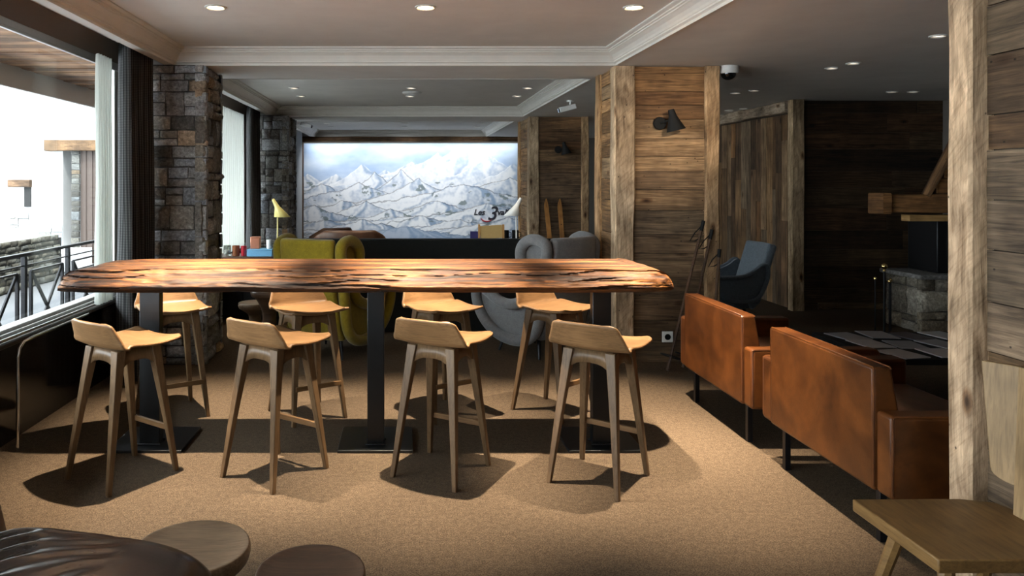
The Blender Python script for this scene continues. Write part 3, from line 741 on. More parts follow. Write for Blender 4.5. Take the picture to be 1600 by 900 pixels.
# ================================================================== bar stools
def make_stool():
    t = thing('bar_stool', 'stool', 'bar stool')
    # shell
    mb = MB(); prof = []
    def path(s):
        # s 0 front .. 1 top of back ; returns y,z,halfwidth
        if s < .52:
            k = s/.52; y = .245-.365*k; z = .757-.014*math.sin(PI*min(1, k*1.15))+(.006 if k < .1 else 0)*(1-k*10)
            hw = .222+.006*k
        elif s < .70:
            k = (s-.52)/.18; an = k*math.radians(66); r = .058; y = -.12-r*math.sin(an); z = .7475+r*(1-math.cos(an)); hw = .232-.006*k
        else:
            k = (s-.70)/.30; an = math.radians(66); r = .058
            y = -.12-r*math.sin(an)-math.cos(an)*.125*k; z = .7475+r*(1-math.cos(an))+math.sin(an)*.125*k; hw = .226-.046*k
        return y, z, hw
    ns, nu = 44, 26; P = []
    for i in range(ns+1):
        s = i/ns; y, z, hw = path(s)
        if s < .05: hw -= .03*(1-math.sqrt(max(0, 1-(1-s/.05)**2)))
        if s > .95: hw -= .035*(1-math.sqrt(max(0, 1-((s-.95)/.05)**2)))
        row = []
        for j in range(nu+1):
            u = -1+2*j/nu; x = u*hw
            sad = .012*u*u*(1-max(0, (s-.5)/.25) if s < .75 else 0)
            curve = .028*(u*u)*max(0, min(1, (s-.45)/.3))
            wing = -.010*(1-u*u)*(1 if s < .3 else 0)*(1-s/.3) if s < .3 else 0
            row.append((x, y+curve+(.02*(1-u*u)*(-1) if s < .05 else 0)*0, z+sad+wing))
        P.append(row)
    mb.grid(P); sh = mb.build('seat_shell', 'oak', t, smooth=True, solid=.014, angle=50)
    mb = MB()
    for q in (0,):
        pass
    # legs
    top = {(-1, -1): (-.135, -.120), (1, -1): (.135, -.120), (-1, 1): (-.140, .125), (1, 1): (.140, .125)}
    for (sx, sy), (tx, ty) in top.items():
        fx, fy = sx*.195, sy*.215
        rings = []
        for (z, w) in ((.736, .058), (.66, .052), (.40, .040), (0, .026)):
            k = 1-z/.748; cx = tx+(fx-tx)*k; cy = ty+(fy-ty)*k
            cx -= sx*(w/2-.013); cy -= sy*(w/2-.013)
            rings.append([(cx+a*w/2, cy+b*w/2, z) for a, b in ((-1, -1), (1, -1), (1, 1), (-1, 1))])
        mb = MB(); mb.grid(rings, closed_v=True); n0 = len(mb.v)
        mb.f.append([0, 1, 2, 3]); mb.uv.append([(0, 0)]*4); mb.c.append((1, 1, 1)); mb.f.append([n0-4, n0-3, n0-2, n0-1]); mb.uv.append([(0, 0)]*4); mb.c.append((1, 1, 1))
        mb.build('leg', 'oak_leg', t, bevel=.004)
    # aprons with arched underside
    for (a, b) in (((-1, -1), (1, -1)), ((-1, 1), (1, 1)), ((-1, -1), (-1, 1)), ((1, -1), (1, 1))):
        A = Vector((*top[a], 0)); B = Vector((*top[b], 0)); mb = MB(); n = 14
        inward = -((A+B)/2).normalized(); A = A+inward*.012; B = B+inward*.012
        rows_ = []
        for i in range(n+1):
            k = i/n; p = A.lerp(B, k); drop = .068+.075*abs(2*k-1)**3.2
            sp = 1+.035*(drop/.07)
            q = A.lerp(B, .5+(k-.5)*sp)
            rows_.append([(p.x, p.y, .737), (q.x-inward.x*.010*drop/.07, q.y-inward.y*.010*drop/.07, .737-drop)])
        mb.grid(rows_); mb.build('apron', 'oak_leg', t, solid=.018, smooth=True, angle=40)
    mb = MB(); mb.box((0, .195, .245), (.345, .018, .032)); mb.build('footrest', 'oak', t, bevel=.003)
    return t
G1 = 'bar stools on the near side of the high table'; G2 = 'bar stools on the far side of the high table'
st = make_stool()
near = [(-1.587, 4.153, -35, 'leftmost near-side oak bar stool, closest to the window sill'),
        (-.731, 4.186, -35, 'near-side oak bar stool second from left, its back turned to the camera'),
        (.216, 4.209, -31, 'near-side oak bar stool right of the middle steel pedestal'),
        (1.085, 4.10, -38, 'rightmost near-side oak bar stool, closest to the leather armchairs')]
far = [(-1.66, 5.27, 212, 'far-side oak bar stool in front of the nearest stone pillar'),
       (-.69, 5.24, 212, 'far-side oak bar stool in front of the mustard wing chair'),
       (.26, 5.30, 212, 'far-side oak bar stool just right of the middle steel pedestal'),
       (1.08, 5.32, 222, 'far-side oak bar stool before the grey wing chair, at the right pedestal')]
st.location = (near[0][0], near[0][1], 0); st.rotation_euler = (0, 0, math.radians(near[0][2])); st['label'] = near[0][3]; st['group'] = G1
for x, y, a, l in near[1:]: dup(st, (x, y, 0), math.radians(a), l, G1)
for x, y, a, l in far: dup(st, (x, y, 0), math.radians(a), l, G2)

# ================================================================== leather armchairs
def armchair(loc, label, L=.94):
    t = thing('leather_armchair', label, 'armchair', loc, 0, 'cognac leather armchairs')
    h = L/2
    # back wedge : profile (x,z) extruded along y
    mb = MB(); mb.prism([(0, .25), (0, .81), (.085, .81), (.15, .45), (.15, .25)], -h, h, 1); b = mb.build('backrest', 'cognac', t, bevel=.014, seg=3)
    mb = MB()
    mb.tube([(.004, -h+.004, .27), (.004, -h+.004, .80), (.006, -h+.012, .808), (.006, h-.012, .808), (.004, h-.004, .80), (.004, h-.004, .27)], .005, 6)
    mb.tube([(.083, -h+.004, .80), (.083, -h+.012, .808), (.083, h-.012, .808)], .005, 6); mb.build('piping', 'cognac', b, smooth=True)
    for s in (-1, 1):
        y0 = s*h; y1 = s*(h+.115); mb = MB()
        mb.prism([(.01, .25), (.01, .62), (.80, .62), (.80, .25)], min(y0, y1)+.001, max(y0, y1), 1); a = mb.build('arm', 'cognac', t, bevel=.018, seg=3)
        mb = MB(); yy = y1-s*.005; mb.tube([(.016, yy, .27), (.016, yy, .612), (.03, yy, .617), (.78, yy, .617), (.795, yy, .60), (.795, yy, .28)], .005, 6)
        mb.build('piping', 'cognac', a, smooth=True)
    mb = MB(); mb.box((.45, 0, .30), (.62, L-.004, .1)); mb.build('seat_frame', 'cognac', t, bevel=.01)
    mb = MB(); mb.box((.48, 0, .42), (.62, L-.02, .14)); mb.build('seat_cushion', 'oldleather', t, bevel=.035, seg=4)
    for sx in (.07, .73):
        for s in (-1, 1):
            mb = MB(); mb.box((sx, s*(h-.05), .125), (.032, .032, .25)); mb.build('leg', 'blackmetal', t, bevel=.002)
    return t
armchair((2.13, 3.81, 0), 'nearer cognac leather armchair seen from behind, beside the foreground timber post')
armchair((2.13, 5.11, 0), 'farther cognac leather armchair seen from behind, near the wide board column')

# ================================================================== wing chairs
def spline(pts, n=6):
    out = []; N = len(pts)
    for i in range(N-1):
        p0, p1, p2, p3 = [Vector(pts[max(0, min(N-1, k))]) for k in (i-1, i, i+1, i+2)]
        for j in range(n):
            t = j/n; out.append(.5*((2*p1)+(-p0+p2)*t+(2*p0-5*p1+4*p2-p3)*t*t+(-p0+3*p1-3*p2+p3)*t**3))
    out.append(Vector(pts[-1])); return out
def wing_chair(loc, rotz, label, mat, W=.60, wings=True, H=1.10, roll=.052, legmat='blackmetal'):
    t = thing('wing_chair' if wings else 'lounge_chair', label, 'armchair', loc, rotz)
    if wings: side = [(-.16, .50), (-.20, .80), (-.235, H-.07), (-.17, H+.0), (-.05, H+.01), (.04, H-.04), (.075, H-.13), (.04, H-.27), (-.02, .72), (.02, .58), (.16, .50), (.32, .51), (.46, .58), (.57, .625), (.635, .58), (.62, .46), (.53, .32), (.36, .20), (.15, .16), (-.02, .20), (-.12, .32), (-.16, .50)]
    else: side = [(-.22, .46), (-.25, .58), (-.24, .68), (-.18, .70), (-.10, .64), (.0, .59), (.1, .565), (.3, .56), (.45, .585), (.54, .56), (.55, .44), (.45, .28), (.25, .19), (0, .17), (-.14, .24), (-.22, .46)]
    if not wings: side = [(a, b if b > .5 else .28+(b-.17)*.67) for a, b in side]
    sp = spline([(0, a, b) for a, b in side], 5)
    for s in (-1, 1):
        # side panel, slightly flared out towards the arm
        def X(p): return s*(W/2+.045*max(0, min(1, (p.y+.1)/.6)))
        n = len(sp)-1; cy, cz = (.16, .38) if wings else (.1, .36)
        mb = MB(); pts = [(X(p), p.y, p.z) for p in sp[:-1]]
        import mathutils
        tri = mathutils.geometry.tessellate_polygon([[Vector((p[1], p[2], 0)) for p in pts]])
        nn = len(pts); vs = [(x-s*.02, y, z) for x, y, z in pts]+[(x+s*.02, y, z) for x, y, z in pts]
        fs = [list(f) for f in tri]+[[nn+k for k in f] for f in tri]+[[k, (k+1) % nn, nn+(k+1) % nn, nn+k] for k in range(nn)]
        mb.add(vs, fs); sd = mb.build('side_wing', mat, t, smooth=True, angle=50)
        mb = MB(); mb.tube([(x+s*.045, y, z) for x, y, z in pts], roll, 12, closed=True); mb.build('rolled_edge', mat, sd, smooth=True, angle=180)
    # back panel
    mb = MB(); P = []; hb = H+.03 if wings else .93; rows_ = 16
    for i in range(rows_+1):
        k = i/rows_; z = .20+(hb-.20)*k; yb = -.10-.105*min(1, k*1.6)-.035*k if wings else -.12-.22*k
        if k < .12: yb += .06*(1-k/.12)
        P.append([(x*(W-.03), yb-.045*(1-(2*x)**2), z) for x in [(-.5+q/14) for q in range(15)]])
    mb.grid(P); mb.build('backrest', mat, t, smooth=True, solid=.10, off=0, bevel=.03, seg=3, angle=80)
    mb = MB(); mb.box((0, .20, .37), (W-.05, .58, .17)); mb.build('seat_cushion', mat, t, bevel=.06, seg=4)
    mb = MB(); mb.box((0, .18, .24), (W-.06, .54, .12)); mb.build('seat_base', mat, t, bevel=.03, seg=3)
    for sx in (-1, 1):
        for sy in (-.02, .40):
            mb = MB(); mb.tube([(sx*(W/2-.09), sy, .2), (sx*(W/2-.04), sy+(-.05 if sy < 0 else .05), .0)], [.02, .011], 8); mb.build('leg', legmat, t, smooth=True)
    return t
wing_chair((-.77, 7.00, 0), math.radians(-27), 'mustard yellow wool wing chair with rolled wings, behind the table', 'mustard')
wing_chair((1.42, 7.05, 0), math.radians(38), 'grey felt wing chair with swooping arms, left of the board column', 'greyfelt', H=1.11)
wing_chair((3.93, 8.80, 0), math.radians(92), 'blue-grey felt lounge chair by the vertical board wall', 'bluefelt', wings=False, roll=.022)

# ================================================================== foreground stools
def turned_stool(loc, r, h, mat, label):
    mb = MB(); pr = [(r*.62, 0), (r*.66, .01), (r*.64, .05), (r*.42, h*.35), (r*.36, h*.5), (r*.42, h*.65), (r*.72, h-.085), (r*.93, h-.06), (r*.99, h-.035), (r, h-.018), (r*.985, h-.004), (r*.95, h), (r*.8, h-.006), (r*.5, h-.011), (r*.2, h-.013), (.0001, h-.013)]
    pr2 = []
    sp_ = spline([(a, b, 0) for a, b in pr], 3); pr2 = [(max(p.x, .0001), p.y) for p in sp_]
    mb.lathe(pr2, 56); o = mb.build('round_stool', mat, loc=loc, smooth=True, angle=60); return tag(o, label, 'stool')
turned_stool((-.73, 2.53, 0), .20, .40, 'walnut', 'round turned wooden stool with a mid-brown top in the left foreground')
turned_stool((-.30, 2.37, 0), .178, .40, 'walnut_dark', 'round dark walnut stool at the bottom edge, right of the lighter stool')
turned_stool((-1.36, 7.45, 0), .19, .56, 'walnut_dark', 'small dark round side stool left of the mustard wing chair')
turned_stool((-1.60, 7.92, 0), .18, .36, 'walnut', 'low brown round side stool behind the nearest stone pillar')

# ================================================================== foreground leather lounge chair
lc = thing('leather_lounge_chair', 'dark brown glossy leather lounge chair in the bottom left corner', 'armchair', (-1.12, 1.90, 0))
mb = MB(); P = []; nx, ny = 150, 130
for i in range(nx+1):
    row = []
    for j in range(ny+1):
        u, v_ = -1+2*i/nx, -1+2*j/ny
        x = .16+.38*math.copysign(abs(u)**.9, u); y = .0+.40*math.copysign(abs(v_)**.9, v_)
        e = max(0, 1-abs(u)**4)**.4*max(0, 1-abs(v_)**6)**.35
        wr = .016*math.sin((-.62*x+.78*y)*88+5*noise.noise(Vector((x*5, y*5, 1))))*max(0, noise.noise(Vector((x*4, y*4, 7)))+.55)*max(0, min(1, (.30-x)/.25))
        z = .38+(.25-.14*max(0, (x-.05))**1.0*1.0)*e+wr*e
        row.append((x, y, z))
    P.append(row)
mb.grid(P)
mb.build('seat_cushion', 'brownleather', lc, smooth=True, angle=180, solid=.02, off=-1)
mb = MB(); mb.box((.2, 0, .27), (.80, .74, .2)); mb.build('seat_base', 'brownleather', lc, bevel=.04, seg=4)
mb = MB(); P = []
for i in range(24):
    k = i/23; z = .30+.44*k; x = -.09-.06*k-.03*k*k
    P.append([(x-.02*math.cos(PI*q/20)**2, -.38+.77*q/20, z-.05*abs(2*q/20-1)**4) for q in range(21)])
mb.grid(P); mb.build('backrest', 'oldleather', lc, smooth=True, solid=.11, off=0, bevel=.04, seg=4, angle=80)
for sx, sy in ((-.1, -.3), (-.1, .3), (.5, -.3), (.5, .3)):
    mb = MB(); mb.tube([(sx, sy, .19), (sx, sy, 0)], [.022, .015], 10); mb.build('leg', 'walnut_dark', lc, smooth=True)

# ================================================================== chalet chair right foreground
ch = thing('chalet_chair', 'heavy oak plank chair with angled carved back in the right foreground', 'chair', (2.05, 2.55, 0))
mb = MB(); mb.prism([(-.35, -.21), (-.35, .24), (.06, .245), (.17, .21), (.20, .10), (.20, -.10), (.17, -.18), (.08, -.21)], .405, .45, 2)
mb.build('seat', 'oak_chair', ch, bevel=.005)
def bpanel(y0, y1, xa, xb, poly):
    pass
# back: centre plank + two angled wings with curved lower shoulders
def backpoly(pts, xoff, ang, name):
    mb = MB(); mb.prism(pts, -.019, .019, 0); o = mb.build(name, 'oak_back', ch, bevel=.003)
    o.location = xoff; o.rotation_euler = (0, math.radians(4), math.radians(ang)); return o
backpoly([(-.105, 0), (.105, 0), (.115, .25), (.125, .53), (-.125, .53), (-.115, .25)], (.165, 0, .45), 0, 'back_plank')
cv = [(0, .06+0)]+[(.0+.085*math.sin(a*PI/2/6), .10+.045*(1-math.cos(a*PI/2/6))) for a in range(1, 7)]
backpoly([(0, .10)]+cv[1:]+[(.12, .53), (0, .53)], (.177, .112, .45), 34, 'back_wing')
backpoly([(0, .10), (0, .53), (-.12, .53)]+[(-p[0], p[1]) for p in cv[1:]][::-1], (.177, -.112, .45), -34, 'back_wing')
for (tx, ty, fx, fy) in ((-.26, .10, -.33, .20), (-.26, -.12, -.33, -.22), (.06, .12, .13, .22), (.06, -.12, .13, -.22)):
    mb = MB(); mb.tube([(tx, ty, .41), (fx, fy, 0)], [.026, .019], 8); mb.build('leg', 'oak_chair', ch, smooth=True, angle=30)

# ================================================================== coffee table with magazines
ct = thing('coffee_table', 'low black square coffee table covered with magazines, beyond the leather armchairs', 'table', (3.95, 5.58, 0))
mb = MB(); mb.box((0, 0, .40), (1.2, .94, .04)); mb.build('table_top', 'black', ct, bevel=.004)
for sx in (-.54, .54):
    for sy in (-.41, .41):
        mb = MB(); mb.box((sx, sy, .19), (.05, .05, .38)); mb.build('leg', 'black', ct)
mats = ['paper', 'mag_col', 'paper2', 'paper', 'mag_col']
descr = {'paper': 'pale', 'mag_col': 'grey', 'paper2': 'dark'}
pos = [(-.43, .28), (-.17, .30), (.10, .29), (.36, .28), (-.42, -.03), (-.15, -.02), (.12, -.03), (.38, -.02), (-.40, -.32), (-.12, -.33), (.15, -.32), (.42, -.33)]
rown = ['back', 'middle', 'front']; coln = ['left end', 'centre left', 'centre right', 'right end']
for k, (x, y) in enumerate(pos):
    mt = mats[(k*3+1) % 5]
    mb = MB(); mb.box((0, 0, .004), (.21, .27, .007)); mb.box((-.1, 0, .004), (.006, .272, .009))
    o = mb.build('magazine', mt, loc=(3.95+x+R.uniform(-.02, .02), 5.58+y, .4205+.0085*((k+k//4) % 2)), rotz=R.uniform(-.3, .3), bevel=.001)
    tag(o, '%s glossy magazine at the %s of the %s row on the black coffee table' % (descr[mt], coln[k % 4], rown[k//4]), 'magazine', 'magazines on the coffee table')

# ================================================================== fireplace
fp = thing('fireplace', 'rustic stone fireplace with timber mantel and sloping boarded hood at the right', 'fireplace', (6.5, 8.7, 0))
mb = MB(); mb.box((-.18, -.35, .29), (1.3, .56, .58), col=(.4, .38, .35)); mb.build('hearth_core', 'stone', fp)
mb = MB(); stones(mb, (-.88, -.68, 0), (1, 0, 0), (0, 0, 1), (0, -1, 0), 1.36, .6, seed=91, tint=(.9, .8, .65)); stones(mb, (-.83, -.08, 0), (0, -1, 0), (0, 0, 1), (-1, 0, 0), .6, .6, seed=92, tint=(.9, .8, .65))
mb.build('hearth_stonework', 'stone', fp, smooth=True, angle=60)
mb = MB(); mb.box((-.2, -.38, .62), (1.4, .70, .05), col=(.8, .75, .7)); mb.build('hearth_slab', 'stone', fp, bevel=.01)
mb = MB(); mb.prism([(-.42, .12), (-.42, .42), (-.34, .50), (.1, .50), (.1, .12)], -.76, -.74, 1); mb.build('log_store_panel', 'honey', fp)
mb = MB(); mb.box((-.05, -.32, .96), (1.1, .48, .63)); mb.build('firebox', 'blackmetal', fp, bevel=.01)
mb = MB(); mb.box((-.05, -.565, .96), (.9, .012, .5)); mb.build('firebox_glass', 'fire_glass', fp)
mb = MB(); mb.box((-.25, -.60, 1.26), (1.46, .14, .07)); mb.build('lintel_board', 'honey', fp, bevel=.004)
mb = MB(); rough_post(mb, (-1.25, -.60, 1.42), (.50, -.60, 1.42), .18, .2, xdir=(0, 1, 0), seed=7, col=(1.5, 1.1, .7)); mb.build('mantel_beam', 'beamw', fp, smooth=True)
mb = MB(); rough_post(mb, (-1.28, -.76, 1.42), (-1.28, -.5, 1.42), .09, .22, xdir=(1, 0, 0), seed=8, col=(1.3, .95, .6)); mb.build('side_beam', 'beamw', fp, smooth=True)
mb = MB(); hp = [(-.70, 1.52), (-.09, 2.71), (.5, 2.71), (.5, 1.52)]; mb.prism(hp, -.62, -.45, 1, col=(.4, .3, .22)); mb.build('hood', 'beamw', fp)
mb = MB()
for k in range(7):
    z = 1.53+k*.168; xl = -.76+(z-1.52)*.513+.1; mb.box(((xl+.5)/2, -.63, z+.08), (.5-xl, .02, .160), col=R.choice([(1.6, 1.1, .65), (1.2, .85, .5), (1.0, .8, .6)]))
mb.build('hood_boards', 'beamw', fp)
mb = MB(); rough_post(mb, (-.80, -.67, 1.50), (-.165, -.67, 2.69), .06, .08, xdir=(1, 0, 0), seed=17, col=(1.3, 1.05, .8)); mb.build('hood_edge_timber', 'beamw', fp, smooth=True)
ft = thing('fire_tool_set', 'black fire tool stand with brass knobs beside the fireplace hearth', 'fire tools', (5.06, 7.75, 0))
mb = MB(); mb.lathe([(.11, 0), (.11, .015), (.02, .03), (.0001, .03)], 20); mb.build('base', 'blackmetal', ft, smooth=True)
mb = MB(); mb.tube([(0, 0, .02), (0, 0, .72)], .011, 8); mb.build('stand_pole', 'blackmetal', ft, smooth=True)
mb = MB(); mb.lathe([(.0001, .71), (.018, .715), (.012, .735), (.028, .75), (.032, .77), (.022, .79), (.0001, .80)], 14); mb.build('brass_knob', 'brass', ft, smooth=True)
for dx, dy, zz in ((-.11, -.02, .62), (.08, .02, .6), (0, -.08, .6)):
    mb = MB(); mb.tube([(dx, dy, .08), (dx, dy, zz)], .007, 6); p_ = mb.build('poker', 'blackmetal', ft, smooth=True)
    mb = MB(); mb.lathe([(.0001, 0), (.014, .008), (.017, .02), (.01, .035), (.0001, .038)], 12, c=(dx, dy, zz)); mb.build('handle_knob', 'brass', p_, smooth=True)

# ================================================================== wall lamps, socket, ski poles, skis
def sconce(loc, label, s=1.0):
    t = thing('wall_lamp', label, 'wall lamp', loc)
    mb = MB(); P = [(.0001, 0), (.055*s, 0), (.06*s, .01), (.055*s, .03), (.0001, .032)]
    mb.lathe(P, 24); o = mb.build('wall_plate', 'black', t, smooth=True); o.rotation_euler = (PI/2, 0, 0)
    mb = MB(); mb.tube([(0, -.02, 0), (.03*s, -.07, .01), (.07*s, -.12, .02)], .009, 8); mb.build('arm', 'black', t, smooth=True)
    mb = MB(); sp_ = [(.018, .12), (.026, .118), (.034, .06), (.055, 0), (.085, -.075), (.082, -.075), (.05, 0), (.03, .05), (.0001, .055)]
    mb.lathe([(a*s, b*s) for a, b in sp_], 28); o = mb.build('shade', 'black', t, smooth=True); o.location = (.09*s, -.13, .0); o.rotation_euler = (0, math.radians(-14), 0)
    return t
sconce((2.34, 6.745, 2.19), 'black conical wall lamp on the wide board column', 1.0)
sconce((2.50, 11.93, 2.18), 'black conical wall lamp on the far board column beside the mural', 1.0)
so = thing('wall_socket', 'white socket low on the wide board column', 'socket', (2.415, 6.742, .235))
mb = MB(); mb.box((0, 0, 0), (.10, .012, .10)); mb.build('face_plate', 'white', so, bevel=.004)
mb = MB(); mb.lathe([(.0001, 0), (.022, 0), (.024, .004), (.028, .004)], 20); o = mb.build('socket_ring', 'steel', so); o.location = (0, -.012, 0); o.rotation_euler = (-PI/2, 0, 0)
def ski_pole(p0, p1, label):
    p0, p1 = Vector(p0), Vector(p1); t = thing('ski_pole', label, 'ski pole', p0); d = p1-p0; dn = d.normalized()
    mb = MB(); mb.tube([(0, 0, 0), d], .014, 8); mb.build('shaft', 'walnut_dark', t, smooth=True)
    mb = MB(); mb.tube([d*.93, d], .017, 8); mb.build('grip', 'black', t, smooth=True)
    mb = MB(); c = d*.09; a = dn.orthogonal().normalized(); b = dn.cross(a)
    mb.tube([c+(a*math.cos(q*PI/10)+b*math.sin(q*PI/10))*.085 for q in range(20)], .007, 6, closed=True)
    for q in range(4): mb.tube([c, c+(a*math.cos(q*PI/2)+b*math.sin(q*PI/2))*.085], .004, 5)
    mb.build('basket', 'black', t, smooth=True)
    mb = MB(); mb.tube([d*.97, d*.95+Vector((-.07, -.02, -.04)), d*.9+Vector((-.10, -.02, -.05)), d*.86+Vector((-.04, -.01, 0)), d*.88], .005, 5); mb.build('strap', 'black', t, smooth=True)
ski_pole((2.30, 6.42, .01), (2.72, 6.68, 1.30), 'old ski pole leaning right on the wide board column, its basket near the socket')
ski_pole((2.47, 6.52, .01), (2.80, 6.69, 1.22), 'second old ski pole leaning on the column, just behind the farther leather armchair')
ski_pole((2.66, 6.38, .01), (2.83, 6.60, 1.05), 'steepest and shortest of the old ski poles leaning on the wide board column')
for (xa, xb, lab) in ((2.40, 2.28, 'left one of two old wooden skis leaning on the far board column'), (2.58, 2.50, 'right one of two old wooden skis leaning on the far board column')):
    mb = MB(); n = 20; P = []
    for i in range(n+1):
        k = i/n; x = xa+(xb-xa)*k; y = 11.72+.13*k-(.06*(max(0, k-.9)/.1)**2); z = .01+1.38*k; w = .035*(1 if k < .93 else max(.15, 1-(k-.93)/.08))
        P.append([(x-w, y-.012, z), (x+w, y-.012, z), (x+w, y+.008, z), (x-w, y+.008, z)])
    mb.grid(P, closed_v=True, col=(.9, .7, .5), uvs=lambda i, j: (i*.07, j*.03)); mb.f.append([0, 1, 2, 3]); mb.uv.append([(0, 0)]*4); mb.c.append((1, 1, 1)); mb.f.append([len(mb.v)-4+q for q in range(4)]); mb.uv.append([(0, 0)]*4); mb.c.append((1, 1, 1))
    tag(mb.build('wooden_ski', 'honey', smooth=True), lab, 'ski')

# ================================================================== console on left with small things
cn = thing('console_cabinet', 'dark console cabinet behind the nearest stone pillar holding jars and a blue box', 'cabinet', (-1.92, 9.0, 0))
mb = MB(); mb.box((0, .0, .36), (.76, .40, .70)); mb.build('cabinet_body', 'black', cn, bevel=.003)
mb = MB(); mb.box((0, 0, .745), (.84, .44, .03)); mb.build('table_top', 'walnut_dark', cn, bevel=.004)
for sx in (-.2, .2):
    mb = MB(); mb.box((sx, -.206, .38), (.37, .014, .62)); d_ = mb.build('door', 'black', cn, bevel=.002)
def jar(x, y, z, r, h, mat, label, cat='candle jar', inner=None):
    t = thing('candle_jar', label, cat, (x, y, z), 0, 'jars on the console cabinet')
    mb = MB(); mb.lathe([(r*.95, 0), (r, .01), (r, h), (r*.92, h), (r*.92, .02), (.0001, .02)], 20); mb.build('glass', mat, t, smooth=True)
    mb = MB(); mb.lathe([(r*.86, .022), (r*.86, h*.55), (.0001, h*.55)], 16); mb.build('wax', inner or 'white', t, smooth=True)
jar(-2.13, 8.88, .762, .045, .13, 'jar', 'clear glass candle jar with pale wax, leftmost on the console cabinet')
jar(-2.03, 8.90, .762, .045, .125, 'amber', 'dark amber candle jar between the clear and the red jars', inner='oldleather')
jar(-1.935, 8.90, .762, .035, .12, 'red', 'small dark red glass jar left of the blue box')
bx = thing('blue_box', 'flat sky-blue box on the console cabinet under the copper tin', 'box', (-1.73, 8.93, .762))
mb = MB(); mb.box((0, 0, .035), (.30, .22, .07)); mb.build('box_body', 'bluebox', bx, bevel=.004)
mb = MB(); mb.box((0, 0, .078), (.305, .225, .014)); mb.build('box_lid', 'bluebox', bx, bevel=.003)
cp = thing('copper_tin', 'square patterned copper tin standing on the blue box', 'tin', (-1.80, 8.95, .848))
mb = MB(); mb.box((0, 0, .065), (.11, .11, .13)); mb.build('tin_body', 'copper', cp, bevel=.006)
mb = MB(); mb.box((0, 0, .136), (.114, .114, .012)); mb.build('tin_lid', 'copper', cp, bevel=.003)
mb = MB(); mb.lathe([(.03, 0), (.034, .01), (.038, .11), (.034, .11), (.03, .02), (.0001, .02)], 20); tag(mb.build('cup', 'white', loc=(-1.63, 8.92, .848), smooth=True), 'small white cup beside the copper tin on the blue box', 'cup')
def floor_lamp(loc, H, side, mat, label):
    t = thing('floor_lamp', label, 'floor lamp', loc)
    mb = MB(); mb.lathe([(.13, 0), (.13, .015), (.02, .022), (.0001, .022)], 28); mb.build('base', mat, t, smooth=True)
    mb = MB(); mb.tube([(0, 0, .02), (side*.012, 0, H-.24)], .010, 8); mb.build('pole', mat, t, smooth=True)
    mb = MB(); a = Vector((-side*.045, 0, H)); mb_pts = [a, a+Vector((side*.05, 0, -.09)), a+Vector((side*.065, 0, -.11))]
    # shade: slanted cone with horizontal mouth
    n = 24; rings = []
    for k, r in ((0, .018), (.3, .027), (.45, .034), (1, .105)):
        c = Vector((-side*.05+side*.12*k, 0, H-.23*k)); tilt = 1-k
        rings.append([c+Vector((r*math.cos(q*2*PI/n)*(1-.2*tilt), r*math.sin(q*2*PI/n), side*0+.6*r*math.cos(q*2*PI/n)*side*tilt)) for q in range(n)])
    mb.grid(rings, closed_v=True); mb.f.append(list(range(n))); mb.uv.append([(0, 0)]*n); mb.c.append((1, 1, 1))
    mb.build('lamp_shade', mat, t, smooth=True, solid=.004)
    return t
floor_lamp((-1.66, 9.62, 0), 1.43, 1, 'yellowlamp', 'pale yellow floor lamp with slanted cone shade in front of the farther stone pillar')
floor_lamp((1.50, 9.75, 0), 1.44, -1, 'white', 'white floor lamp with slanted cone shade in front of the mural lettering')

# ================================================================== behind the partition
def club(loc, rotz, mat, W, label, H=.98):
    t = thing('club_chair', label, 'armchair', loc, rotz)
    mb = MB(); P = []
    for i in range(11):
        k = i/10; z = .15+(H-.15)*k
        P.append([(W/2*math.sin(a)*(1-.04*k), -.36*abs(math.cos(a))**.7*(1+.1*k)+.02, z-.14*k*max(0, abs(a)/(PI/2)-.5)*2) for a in [(-PI/2+PI*q/20) for q in range(21)]])
    mb.grid(P); mb.build('backrest', mat, t, smooth=True, solid=.12, off=0, bevel=.04, seg=3, angle=80)
    mb = MB(); mb.box((0, .1, .35), (W-.14, .6, .26)); mb.build('seat_cushion', mat, t, bevel=.06, seg=4)
    for sx in (-1, 1):
        for sy in (-.2, .35):
            mb = MB(); mb.tube([(sx*(W/2-.12), sy, .23), (sx*(W/2-.12), sy, 0)], .02, 8); mb.build('leg', 'walnut_dark', t, smooth=True)
    return t
club((-.78, 10.6, 0), .1, 'oldleather', .98, 'dark brown leather club chair peeking over the partition behind the mustard chair')
club((-1.22, 12.0, 0), .5, 'oldleather', .62, 'rounded brown leather tub chair left of the dark club chair, below the mural', .93)
dc = thing('director_chair', 'tan canvas folding chair back showing above the partition, below the mural lettering', 'chair', (1.27, 10.9, 0))
mb = MB(); mb.box((0, -.2, .93), (.32, .015, .19), rot=Matrix.Rotation(-.06, 3, 'Y')); mb.build('back_canvas', 'canvas', dc, bevel=.003)
mb = MB(); mb.box((0, 0, .45), (.34, .4, .02)); mb.build('seat_canvas', 'canvas', dc)
for s in (-1, 1):
    mb = MB(); mb.box((s*.175, -.2, .73), (.03, .03, .62)); mb.build('back_post', 'honey', dc)
    mb = MB(); mb.tube([(s*.17, -.2, .44), (-s*.17, .2, .01)], .014, 6); mb.tube([(s*.17, .2, .44), (-s*.17, -.2, .01)], .014, 6); mb.build('leg', 'honey', dc)
